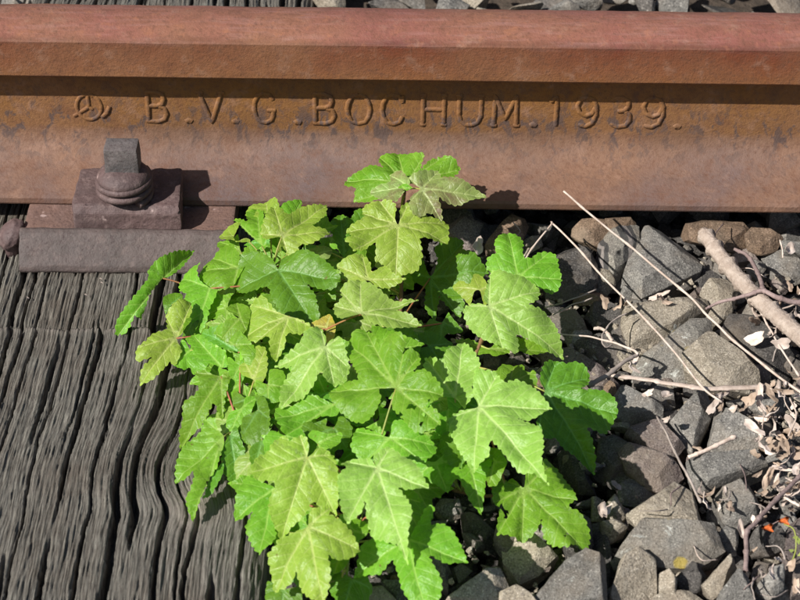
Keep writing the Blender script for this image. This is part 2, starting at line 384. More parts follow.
# open cracks
rc = np.random.RandomState(5); u0 = SX0-.03; k = 0
crk = np.zeros_like(X)
while u0 < SX1+.05:
    u0 += rc.uniform(.005, .023); wd = rc.choice([.0006, .0009, .0013, .0019], p=[.25, .25, .28, .22])
    mod = fn1(100+k)(Y*rc.uniform(7, 14)+50+k)
    act = np.clip((mod-.16)*4, 0, 1); ww = wd*(.35+.9*act)
    wig = (fn1(300+k)(Y*30+50)-.5)*.0026+(fn1(700+k)(Y*160+50)-.5)*.0009
    d = np.abs(U-u0-wig)
    dep = (.006+wd*6.5)*act
    crk = np.maximum(crk, dep*np.clip(1.35-d/(ww+1e-5), 0, 1)**.6)
    Z -= .0007*act*np.exp(-(d/(.0022))**2)
    k += 1
Z -= crk
knot = np.clip(1.2-rad, 0, 1)
Z = Z*(1-.55*np.clip(1.3-rad, 0, 1)) + .0035*np.exp(-rad**2) + knot*(np.sin(rad*16)*.0007)
stepn = YSTEP + (fn1(61)(X*160+100)-.5)*.004
lit_rim = np.exp(-((Y-stepn+.002)/.0022)**2)  # mask for the light catching the step edge, painted as paler worn fibre
ts = np.clip((Y-stepn)/.0028, 0, 1); ts = ts*ts*(3-2*ts)
Z += SEAT*ts
Z += .0012*np.exp(-((Y-stepn+.003)/.003)**2)
eg = np.clip((X-(SX1-.012))/.012, 0, 1); Z -= .007*eg**2 + eg*(fn2(70)(X*200+99, Y*30+40))*.002
ny, nx = X.shape
XX = X.copy(); XX[:, -1] += (fn1(90)(Y[:, -1]*60+90)-.5)*.004
vs = np.stack([XX, Y, Z], -1).reshape(-1, 3)
sk_l = np.stack([XX[:, 0], Y[:, 0], np.full(ny, -.15)], -1); sk_r = np.stack([XX[:, -1]+.002, Y[:, -1], np.full(ny, -.15)], -1)
allv = np.concatenate([vs, sk_l, sk_r]); base = ny*nx
ii, jj = np.meshgrid(np.arange(ny-1), np.arange(nx-1), indexing='ij'); a = (ii*nx+jj).ravel()
fs = np.stack([a, a+1, a+nx+1, a+nx], -1).tolist()
for i in range(ny-1):
    fs.append([i*nx, (i+1)*nx, base+i+1, base+i]); fs.append([i*nx+nx-1, base+ny+i, base+ny+i+1, (i+1)*nx+nx-1])
fs.append([base]+[j for j in range(nx)]+[base+ny]); fs.append([base+ny*2-1]+[(ny-1)*nx+j for j in range(nx-1, -1, -1)]+[base+ny-1])
SO = ((SX0+SX1)/2, 0, -.15)
me = mesh(allv-np.array(SO), fs)
uvl = me.uv_layers.new(name='grain'); U2 = np.concatenate([U.ravel(), sk_l[:, 2]*.6, sk_r[:, 2]*.6]); Y2 = np.concatenate([Y.ravel(), sk_l[:, 1], sk_r[:, 1]])
li = np.empty(len(me.loops), dtype=np.int32); me.loops.foreach_get('vertex_index', li)
uvl.data.foreach_set('uv', np.stack([U2[li], Y2[li]], -1).ravel())
at = me.attributes.new('knot', 'FLOAT', 'POINT'); at.data.foreach_set('value', np.concatenate([np.maximum(knot, lit_rim*(.25+.7*fn2(91)(X*180+99, Y*20+40))).ravel(), np.zeros(2*ny)]))  # attribute carries the knot and the painted sunlit rim of the step
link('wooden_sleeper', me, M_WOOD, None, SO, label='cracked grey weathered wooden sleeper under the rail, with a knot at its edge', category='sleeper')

# ------------------------------------------------------------------ rail fastening
def rough_box(bm_pts, faces=None, bev=.0015, seg=2, cuts=2, nz=.0005, seed=0):
    bm = bmesh.new()
    for p in bm_pts: bm.verts.new(p)
    bmesh.ops.convex_hull(bm, input=bm.verts)
    bmesh.ops.dissolve_limit(bm, angle_limit=R(2), verts=bm.verts, edges=bm.edges)
    bmesh.ops.bevel(bm, geom=list(bm.edges), offset=bev, segments=seg, profile=.6, affect='EDGES', clamp_overlap=True)
    bmesh.ops.triangulate(bm, faces=bm.faces)
    for _ in range(cuts):
        es = [e for e in bm.edges if e.calc_length() > .004]
        if es: bmesh.ops.subdivide_edges(bm, edges=es, cuts=1, use_grid_fill=True)
        bmesh.ops.triangulate(bm, faces=[f for f in bm.faces if len(f.verts) > 3])
    for v in bm.verts:
        q = v.co*90+Vector((seed, 0, 0)); v.co += v.normal*nz*(noise.noise(q)+.5*noise.noise(q*2.7))
    return bm_mesh(bm, R(42))
PX0, PX1 = pz(25, 220, .010)[0], pz(234, 222, .010)[0]
TP = ((PX0+PX1)/2, .1, -.006)
tp = thing('tie_plate', 'rusty iron bearing plate with a raised front lip, seated on the sleeper under the rail', 'tie plate', TP)
pl = [(x, y, z) for x in (PX0, PX1) for y in (.068, .262) for z in (-.0125, .0098)]
link('plate', shift(rough_box(pl, cuts=5, nz=.0004), TP), M_PLATE, tp)
RX0, RX1 = pz(20, 250, .0)[0], pz(226, 255, .0)[0]
ribp = []
for x, i in ((RX0, .001), (RX1, -.001)):
    for y, z in ((.0735, .0140), (.0700, .0152), (.0660, .0138), (.0480, -.0060), (.0465, -.0105), (.048, -.0135), (.0735, -.0135)): ribp.append((x, y, z))
link('lip', shift(rough_box(ribp, bev=.0012, cuts=5, nz=.0007, seed=4), TP), M_RIB, tp, label='dull dark iron lip along the front of the plate')

CL = (pz(126, 200, .03)[0], .094, .012)
clip = thing('rail_clip', 'rusty clamp with a square-headed bolt and coiled spring washer holding down the rail foot', 'rail fastening', CL)
def X_(px, py, z): return pz(px, py, z)[0]
cp = [(X_(70, 225, .03), .0738, .012), (X_(178, 232, .03), .0738, .012), (X_(70, 225, .03), .0742, .0275), (X_(178.5, 226, .03), .0742, .0285),
      (X_(71, 205, .033), .079, .0335), (X_(179, 205, .033), .079, .0335),
      (X_(80, 173, .036), .128, .0365), (X_(181, 175, .036), .130, .0365), (X_(80, 173, .036), .129, .0265), (X_(181, 175, .036), .131, .0265),
      (X_(71, 205, .03), .1085, .012), (X_(179, 205, .03), .1085, .012)]
link('clamp_plate', shift(rough_box(cp, bev=.0016, cuts=5, nz=.0008, seed=9), CL), M_CLAMP, clip)
BX, BY = X_(124, 200, .036), .0920
def lathe(cx, cy, prof_, n=40, seed=0, nz=.0002):
    vs = []; fs = []
    for r, z in prof_:
        for k in range(n):
            a = 2*math.pi*k/n; q = 1+.012*noise.noise(Vector((math.cos(a)*2, math.sin(a)*2, z*200+seed)))
            vs.append((cx+r*q*math.cos(a), cy+r*q*math.sin(a), z))
    m = len(prof_)
    for i in range(m-1):
        for k in range(n):
            a = i*n+k; b = i*n+(k+1) % n; fs.append((a, b, b+n, a+n))
    fs.append(tuple(range(n))[::-1]); fs.append(tuple((m-1)*n+k for k in range(n))); return mesh(vs, fs)
# spring washer: two turns of square-ish wire
def coil(cx, cy, r, z0, pitch, turns, wr, wh, n=110):
    vs = []; fs = []; m = 10
    for i in range(n+1):
        t = i/n; a = 2*math.pi*turns*t - .9; z = z0+pitch*turns*t
        for k in range(m):
            b = 2*math.pi*k/m; ca = math.copysign(abs(math.cos(b))**.7, math.cos(b)); sb = math.copysign(abs(math.sin(b))**.7, math.sin(b))
            rr = r+wr*ca; vs.append((cx+rr*math.cos(a), cy+rr*math.sin(a), z+wh*sb))
    for i in range(n):
        for k in range(m):
            a = i*m+k; b = i*m+(k+1) % m; fs.append((a, b, b+m, a+m))
    fs.append(tuple(range(m))[::-1]); fs.append(tuple(n*m+k for k in range(m))); return mesh(vs, fs)
link('spring_washer', shift(coil(BX, BY, .0192, .0365, .0072, 2.25, .0046, .0031), CL), M_CLAMP, clip)
bolt_me = lathe(BX, BY, [(.013, .030), (.013, .050), (.0215, .0515), (.0222, .0535), (.0215, .0560), (.0190, .0590), (.0155, .0612), (.0120, .0625)])
bolt = link('bolt', shift(bolt_me, CL), M_CLAMP, clip)
hd = [(BX+dx*sx, BY+.002+dy, z) for dx in (-.0138, .0138) for dy in (-.0095, .0100) for z, sx in ((.055, 1.04), (.0835, .97))]
link('bolt_head', shift(rough_box(hd, bev=.0013, cuts=3, nz=.0006, seed=2), CL), M_BOLT, bolt, label='square grey bolt head')
# screw spike at the left corner of the plate
SP = pz(14, 240, -.002); SPc = (SP[0], SP[1], SEAT-.004)
sp = thing('screw_spike', 'rounded rusty spike head at the left corner of the bearing plate', 'spike', SPc)
bm = bmesh.new(); bmesh.ops.create_icosphere(bm, subdivisions=4, radius=1)
for v in bm.verts:
    c_ = v.co.copy(); v.co = Vector((c_.x*.0105, c_.y*.0125, c_.z*.011)); 
    v.co += v.co.normalized()*(.0014*noise.noise(c_*2.2)+.0005*noise.noise(c_*7)); v.co.x += v.co.z*.35; v.co.y += v.co.z*.3
    v.co += Vector((SP[0]-.001, SP[1], .004))
link('spike_head', shift(bm_mesh(bm, R(60)), SPc), M_CLAMP, sp)
link('spike_shank', shift(lathe(SP[0]-.002, SP[1]-.002, [(.006, -.02), (.006, -.004), (.0068, .001)], 20), SPc), M_CLAMP, sp)

# ------------------------------------------------------------------ ballast
def stone_mesh(pts, seed, cuts=2, nz=.0005, bev=.0005, chips=3):
    bm = bmesh.new()
    for p in pts: bm.verts.new(p)
    r = bmesh.ops.convex_hull(bm, input=bm.verts)
    bmesh.ops.delete(bm, geom=[v for v in bm.verts if not v.link_faces], context='VERTS')
    rc_ = random.Random(seed*7+1)
    for _ in range(chips):                     # flat fracture faces
        nn = Vector((rc_.uniform(-1, 1), rc_.uniform(-1.2, .6), rc_.uniform(.15, .9))).normalized()
        pr = [v.co.dot(nn) for v in bm.verts]; hi_, lo_ = max(pr), min(pr); cut = hi_-(hi_-lo_)*rc_.uniform(.07, .17)
        bmesh.ops.bisect_plane(bm, geom=list(bm.verts)+list(bm.edges)+list(bm.faces), plane_co=nn*cut, plane_no=nn, clear_outer=True)
        cs = [v.co.copy() for v in bm.verts]; bm.clear()
        for c_ in cs: bm.verts.new(c_)
        bmesh.ops.convex_hull(bm, input=bm.verts)
        bmesh.ops.delete(bm, geom=[v for v in bm.verts if not v.link_faces], context='VERTS')
    bmesh.ops.dissolve_limit(bm, angle_limit=R(14), verts=bm.verts, edges=bm.edges)
    if bev: bmesh.ops.bevel(bm, geom=list(bm.edges), offset=bev, segments=1, affect='EDGES', clamp_overlap=True)
    bmesh.ops.triangulate(bm, faces=bm.faces)
    for k in range(cuts):
        es = [e for e in bm.edges if e.calc_length() > .0042]
        if es: bmesh.ops.subdivide_edges(bm, edges=es, cuts=1)
        bmesh.ops.triangulate(bm, faces=[f for f in bm.faces if len(f.verts) > 3])
    bm.normal_update()
    for v in bm.verts:
        q = v.co*70+Vector((seed*3.1, seed, 0))
        v.co += v.normal*nz*(1.0*noise.noise(q)+1.0*noise.noise(q*2.6)+.8*abs(noise.noise(q*6)))
    return bm_mesh(bm, R(24))
# every traced stone: outline in the photograph, level, colour, label
HS = [
 ([(574,222),(596,219),(610,221),(616,230),(601,246),(581,241),(572,234)], 0, 'o', 'orange-brown angular stone just under the rail edge, left of the banded rock'),
 ([(606,219),(632,217),(637,227),(630,240),(612,236)], 0, 'o', 'small orange stone behind the top of the black-banded rock'),
 ([(612,229),(628,221),(638,228),(642,250),(636,262),(621,277),(608,280),(597,264),(599,245)], 2, 'v', 'upright grey rock with a broad black band, beside the pale straw'),
 ([(594,268),(611,271),(616,284),(608,294),(594,291)], 1, 't', 'small tan stone wedged below the black-banded rock'),
 ([(551,252),(574,240),(587,241),(595,255),(597,281),(588,291),(563,300),(547,296),(546,268)], 2, 'd', 'rounded dark stone right of the upper right maple leaves'),
 ([(640,252),(645,228),(662,224),(683,236),(702,256),(699,271),(682,278),(650,294),(627,303),(615,290),(630,265)], 2, 'g', 'large flat grey slab between the two pale straws, under the rail'),
 ([(624,307),(642,301),(682,296),(702,297),(707,307),(695,316),(652,350),(640,358),(630,348),(623,326)], 2, 't', 'grey and buff wedge-shaped stone directly below the large slab'),
 ([(679,226),(705,221),(742,223),(753,235),(752,250),(730,251),(712,245),(695,242),(682,234)], 0, 'o', 'long brown stone lying behind the upper end of the bare stick'),
 ([(744,227),(770,229),(783,238),(777,249),(762,255),(748,250)], 0, 'o', 'dark brown stone under the rail at the right of the bare stick'),
 ([(753,256),(780,252),(810,256),(812,278),(790,286),(768,284),(752,268)], 1, 'g', 'grey stone at the right edge of the photo below the rail'),
 ([(781,241),(806,243),(808,254),(785,250)], 0, 'g', 'small grey stone tucked under the rail at the right edge'),
 ([(696,296),(708,282),(725,280),(738,289),(732,311),(718,324),(700,310)], 2, 't', 'pale greenish stone with white lichen left of the bare stick'),
 ([(695,274),(717,269),(723,283),(709,288),(695,290)], 1, 'd', 'small dark stone above the pale lichen-spotted stone'),
 ([(722,331),(735,307),(757,317),(773,332),(799,360),(792,377),(771,371),(750,358),(733,343)], 2, 'd', 'smooth dark diamond-shaped stone right of the large mottled stone'),
 ([(684,354),(687,339),(696,331),(715,334),(732,340),(746,353),(763,379),(757,388),(728,389),(706,386),(686,370)], 3, 't', 'large mottled grey-buff stone above the long flat dry stem'),
 ([(628,372),(642,356),(664,341),(690,320),(709,320),(711,334),(692,338),(688,352),(686,366),(687,379),(665,384),(638,381)], 2, 'y', 'dark grey stone with a yellow lichen spot, left of the large mottled stone'),
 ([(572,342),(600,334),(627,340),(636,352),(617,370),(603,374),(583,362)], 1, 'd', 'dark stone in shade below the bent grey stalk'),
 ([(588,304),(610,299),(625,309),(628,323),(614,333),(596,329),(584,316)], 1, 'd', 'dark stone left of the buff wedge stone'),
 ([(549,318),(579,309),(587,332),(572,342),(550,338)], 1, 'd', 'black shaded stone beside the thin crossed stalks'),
 ([(543,356),(574,349),(596,362),(619,386),(612,401),(588,390),(567,372),(545,367)], 1, 'p', 'dark reddish stone under the bent grey stalk'),
 ([(611,402),(621,387),(632,387),(648,395),(662,406),(662,419),(637,427),(616,416)], 2, 'g', 'rough grey stone right of the dark rounded maple leaf'),
 ([(647,392),(660,384),(673,389),(677,405),(665,412),(650,402)], 1, 'g', 'small round grey stone under the left end of the flat dry stem'),
 ([(623,430),(650,421),(661,420),(684,447),(676,457),(655,460),(640,447)], 2, 'p', 'pinkish wedge stone crossed by the thin purple stalk'),
 ([(619,450),(630,443),(652,451),(672,459),(684,474),(664,493),(645,488),(627,470)], 2, 'p', 'brown oblong stone below the pinkish wedge stone'),
 ([(667,413),(680,407),(691,389),(708,391),(714,410),(702,436),(692,452),(677,438)], 2, 'g', 'angular grey stone below the flat dry stem'),
 ([(709,425),(717,408),(741,411),(762,433),(768,445),(765,449),(725,453),(702,455)], 2, 'g', 'grey trapezoid stone behind the short cream straw'),
 ([(686,457),(717,449),(762,446),(777,460),(747,466),(725,488),(702,494),(690,480)], 3, 'g', 'light grey slab just below the short cream straw'),
 ([(713,492),(727,485),(750,480),(758,505),(757,517),(737,528),(724,522)], 3, 'g', 'squarish grey stone left of the lower grey twig'),
 ([(728,402),(765,394),(795,400),(792,413),(770,414),(748,408)], 1, 'g', 'thin grey stone beneath the pale leaf litter'),
 ([(648,503),(661,490),(687,476),(708,514),(714,533),(665,528),(638,526),(628,514)], 3, 't', 'large coarse tan stone above the long grey block'),
 ([(609,545),(620,530),(634,519),(670,520),(711,524),(722,551),(696,568),(661,566),(612,562)], 3, 'y', 'long smooth grey block with yellow lichen near the lower right'),
 ([(611,592),(622,559),(642,550),(655,560),(660,592),(650,604),(612,604)], 3, 't', 'blunt tan stone in front of the long grey block'),
 ([(660,574),(669,569),(677,579),(675,598),(660,594)], 3, 't', 'narrow tan pebble beside the blunt tan stone'),
 ([(520,600),(530,586),(556,569),(588,554),(603,561),(606,612),(520,614)], 3, 'g', 'big flat-topped grey stone at the bottom edge under the lowest leaf'),
 ([(503,544),(523,532),(549,538),(559,551),(538,575),(520,583),(504,562)], 2, 't', 'tan stone carrying a leaf shadow, left of the big flat-topped stone'),
 ([(500,592),(516,585),(530,593),(546,612),(500,614)], 3, 't', 'tan stone at the bottom edge left of the big flat-topped stone'),
 ([(440,600),(455,584),(478,571),(500,569),(511,585),(505,612),(440,614)], 3, 't', 'pale brown stone at the bottom edge right of the lowest leaf'),
 ([(356,603),(366,588),(382,586),(396,600),(397,614),(358,614)], 2, 't', 'brown stone at the bottom edge below the stems'),
 ([(382,580),(398,582),(410,600),(400,612),(388,600)], 1, 'g', 'small grey stone between the two brown bottom stones'),
 ([(438,506),(455,502),(459,512),(445,516)], 1, 'g', 'small pale pebble in the shade under the twig fork'),
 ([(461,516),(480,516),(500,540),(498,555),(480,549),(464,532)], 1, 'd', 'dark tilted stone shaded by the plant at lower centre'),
 ([(438,566),(448,572),(448,590),(438,584)], 1, 'g', 'small stone next to the lowest leaf tip'),
 ([(486,245),(500,228),(514,216),(530,222),(522,240),(497,258)], 0, 'o', 'brown stone in shade under the rail behind the right leaves'),
 ([(446,221),(466,217),(482,224),(473,253),(456,250),(447,240)], 0, 'p', 'pinkish stone under the rail next to the white flake'),
 ([(750,530),(768,525),(788,530),(788,546),(768,556),(752,553)], 2, 'd', 'dark stone beneath the orange petals'),
 ([(781,573),(791,514),(810,510),(812,590),(792,594)], 3, 'p', 'pinkish upright stone at the right edge near the orange petals'),
 ([(712,606),(722,590),(737,570),(745,573),(756,606)], 3, 'g', 'pointed grey stone at the bottom edge right of the small cluster'),
 ([(702,584),(721,568),(735,558),(737,568),(722,593),(713,599)], 3, 't', 'small tan and grey stone left of the pointed grey stone'),
 ([(675,580),(692,563),(707,573),(701,590),(687,598)], 2, 'd', 'smooth dark stone in front of the long grey block'),
 ([(718,535),(726,525),(739,532),(737,551),(724,550)], 2, 'g', 'small grey stone left of the lower grey twig'),
 ([(755,588),(773,568),(784,567),(784,588),(768,600)], 3, 'g', 'angular grey stone at the bottom right corner'),
 ([(597,440),(619,434),(634,453),(630,473),(605,484),(589,468)], 1, 'd', 'dark stone with pale lichen rings under the rounded maple leaf'),
 ([(620,480),(637,479),(656,496),(640,508),(618,503)], 1, 'g', 'grey stone below the brown oblong stone'),
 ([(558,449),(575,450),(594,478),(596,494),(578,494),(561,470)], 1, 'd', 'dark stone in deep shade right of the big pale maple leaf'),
 ([(606,503),(615,495),(628,514),(620,523),(608,518)], 2, 't', 'tiny tan stone left of the coarse tan stone'),
 ([(600,523),(615,519),(627,527),(608,544)], 2, 't', 'small buff stone above the left end of the long grey block'),
 ([(592,495),(604,501),(604,522),(592,520)], 1, 't', 'narrow tan stone beside the lowest right leaf'),
 ([(587,523),(601,523),(612,560),(609,596),(600,584),(589,552)], 1, 'd', 'tall dark stone between the flat-topped stone and the long block'),
 ([(500,520),(520,545),(505,560),(494,540)], 0, 'd', 'dark stone below the holed leaf'),
 ([(655,595),(690,590),(705,600),(700,612),(650,612)], 2, 't', 'tan stone cut by the bottom edge of the photo'),
 ([(570,575),(560,520),(590,520),(592,545)], 0, 'd', 'dark stone behind the big flat-topped stone'),
 ([(766,455),(790,440),(806,450),(806,480),(780,486)], 1, 'g', 'grey stone half buried in pale litter at right'),
]
ZT = {0: -.006, 1: -.020, 2: -.008, 3: .001}
rnd = random.Random(21)
BG_STONES = []
for si, (poly, lv, colr, lab) in enumerate(HS):
    ys_ = [p[1] for p in poly]; y0, y1 = min(ys_), max(ys_); cx = sum(p[0] for p in poly)/len(poly); cy = sum(ys_)/len(poly)
    zt = ZT[lv] + rnd.uniform(-.002, .002)
    hgt = (y1-y0)*.00082; drop = min(.016, hgt*.42)
    P = []
    for (x, y) in poly:
        t = (y-y0)/(y1-y0); P.append(pz(cx+(x-cx)*1.06, cy+(y-cy)*1.06, zt-drop*t))
    C = np.mean(P, 0)
    bulge = min(.009, hgt*rnd.uniform(.16, .30))
    k = len(P); gx, gy = rnd.uniform(-.5, .5), rnd.uniform(-.6, .25); sx, sy = rnd.uniform(-.10, .10), rnd.uniform(-.02, .16)
    Wd = max(np.ptp([q[0] for q in P]), np.ptp([q[1] for q in P]))
    for i in range(0, k):                       # the upper face: one tilted plane set back from the outline
        if k > 6 and rnd.random() < .3: continue
        q = C + (P[i]-C)*rnd.uniform(.56, .80); q = q + np.array([sx, sy, 0])*hgt*.6
        d = (q-C)/Wd*2
        P.append(q + np.array([0, -.2, 1])*bulge*(1+gx*d[0]+gy*d[1]))
    for i in range(k):
        q = C + (P[i]-C)*rnd.uniform(.72, .9); q = q.copy(); q[2] = zt-max(.018, hgt*.7)*rnd.uniform(.8, 1.2); q[1] += .004; P.append(q)
    base = Vector((C[0], C[1], zt-max(.018, hgt*.7)))
    me = stone_mesh(P, si+1, 3)
    link('ballast_stone', shift(me, base), ST[colr], None, base, label=lab, category='stone')

def inpoly(x, y, poly):
    c = False; j = len(poly)-1
    for i in range(len(poly)):
        xi, yi = poly[i]; xj, yj = poly[j]
        if (yi > y) != (yj > y) and x < (xj-xi)*(y-yi)/(yj-yi)+xi: c = not c
        j = i
    return c
PLANT_POLY = [(180,280),(225,205),(350,190),(440,210),(450,300),(440,440),(400,590),(300,600),(235,520),(200,420),(160,370)]
def blob(sx, sy, sz, rg, n=13):
    P = []
    for _ in range(n):
        v = Vector((rg.gauss(0, 1), rg.gauss(0, 1), rg.gauss(0, 1))).normalized()
        m = max(abs(v.x), abs(v.y), abs(v.z)); v = v/(m**.45)
        P.append((v.x*sx, v.y*sy, v.z*sz))
    return P
protos = []
rg = random.Random(5)
for i in range(16):
    s = 1; protos.append(stone_mesh(blob(.0125*rg.uniform(.8, 1.3), .0115*rg.uniform(.7, 1.15), .010*rg.uniform(.7, 1), rg, 10), 40+i, 2, .0005, .0005))
keys = ['g', 'd', 'g', 't', 'p', 'd', 'o', 'g', 'd', 'g', 'd', 'g']
def copies_of(protos):
    out = []
    for p in protos:
        row = {}
        for k in set(keys): q = p.copy(); q.materials.append(ST[k]); row[k] = q
        out.append(row)
    return out
PC = copies_of(protos)
nfill = 0
cand = []
rg = random.Random(9)
# gaps between the traced stones in front of the rail
pts = []
for _ in range(9000):
    x, y = rg.uniform(-.085, .40), rg.uniform(-.40, .115)
    if any((x-a)**2+(y-b)**2 < (.0165)**2 for a, b in pts): continue
    z = -.030
    u, v, _d = proj((x, y, z))
    if not (-10 < u < 830 and 205 < v < 625): continue
    cov = sum(1 for dx, dy in ((0, 0), (-9, 0), (9, 0), (0, -8), (0, 8), (-7, -6), (7, 6), (-7, 6), (7, -6)) if any(inpoly(u+dx, v+dy, h[0]) for h in HS) or inpoly(u+dx, v+dy, PLANT_POLY) or (u+dx < 296 and v > 200))
    if cov >= 9: continue
    pts.append((x, y))
for i, (x, y) in enumerate(pts[:190]):
    k = rg.choice(keys); me = rg.choice(PC)[k]
    shade = {'g': 'grey', 'd': 'dark grey', 't': 'tan', 'p': 'reddish', 'o': 'rust-brown'}[k]
    o = link('ballast_stone', me, None, None, (x, y, rg.uniform(-.034, -.024)), label='small %s ballast stone low down in the gaps between the bigger stones' % shade, category='stone', group='small %s ballast stones in the gaps' % shade)
    o.rotation_euler = (rg.uniform(-.6, .6), rg.uniform(-.6, .6), rg.uniform(0, 6.3)); s = rg.uniform(.75, 1.25); o.scale = (s, s, s)
# behind the rail: only their tops show over it
pts = []
for _ in range(4000):
    x, y = rg.uniform(-.08, .46), rg.uniform(.42, .66)
    if any((x-a)**2+(y-b)**2 < (.033)**2 for a, b in pts): continue
    pts.append((x, y))
for i, (x, y) in enumerate(pts[:110]):
    k = rg.choice(['g', 'g', 't', 'd', 'g']); me = rg.choice(PC)[k]
    shade = {'g': 'grey', 'd': 'dark grey', 't': 'tan'}[k]
    o = link('ballast_stone', me, None, None, (x, y, rg.uniform(-.022, -.014)), label='%s ballast stone beyond the rail, seen over its top edge' % shade, category='stone', group='%s ballast stones beyond the rail' % shade)
    o.rotation_euler = (rg.uniform(-.6, .6), rg.uniform(-.6, .6), rg.uniform(0, 6.3)); s = rg.uniform(1.5, 2.2); o.scale = (s, s, s*.85)
# the countless rest: one bed of stones out to the sides and underneath
def scatter(name, n, boxf, zr, sr, seed, matk):
    rg2 = np.random.RandomState(seed); VS = []; FS = []; off = 0
    tiny = []
    rr = random.Random(seed)
    for i in range(8):
        bm = bmesh.new()
        for p in blob(1, .9, .75, rr, 12): bm.verts.new(p)
        bmesh.ops.convex_hull(bm, input=bm.verts); bmesh.ops.delete(bm, geom=[v for v in bm.verts if not v.link_faces], context='VERTS')
        bm.verts.index_update()
        tiny.append((np.array([v.co[:] for v in bm.verts]), [tuple(v.index for v in f.verts) for f in bm.faces])); bm.free()
    for i in range(n):
        p = boxf(rg2)
        if p is None: continue
        V_, F_ = tiny[rg2.randint(8)]; a = rg2.rand()*6.28; b = rg2.uniform(-.6, .6); s = rg2.uniform(*sr)
        Rz = np.array([[math.cos(a), -math.sin(a), 0], [math.sin(a), math.cos(a), 0], [0, 0, 1]]); Rx = np.array([[1, 0, 0], [0, math.cos(b), -math.sin(b)], [0, math.sin(b), math.cos(b)]])
        VS.append((V_*s)@Rx.T@Rz.T + np.array([p[0], p[1], rg2.uniform(*zr)])); FS += [tuple(j+off for j in f) for f in F_]; off += len(V_)
    me = mesh(np.concatenate(VS), FS, False); return link(name, me, ST[matk], kind='stuff')
def onbed(r):
    x = r.uniform(-1.5, 1.6); y = r.uniform(-.8, 1.6)
    if -.375 < x < -.085 and y < 1.2: return None
    u, v, d = proj((x, y, 0))
    if -20 < u < 840 and 190 < v < 620 and -.4 < y < .12: return None
    if -.1 < x < .5 and .40 < y < .7: return None
    return x, y
scatter('ballast_bed', 9500, onbed, (-.045, -.018), (.012, .024), 3, 'g')
def under(r):
    x = r.uniform(-.085, .45); y = r.uniform(-.42, .42); return x, y
scatter('ballast_chips', 5200, under, (-.062, -.044), (.005, .011), 8, 'd')
def chips(r):
    x = r.uniform(-.08, .42); y = r.uniform(-.36, .11); return x, y
scatter('grit', 1500, chips, (-.034, -.020), (.0012, .0035), 12, 't')
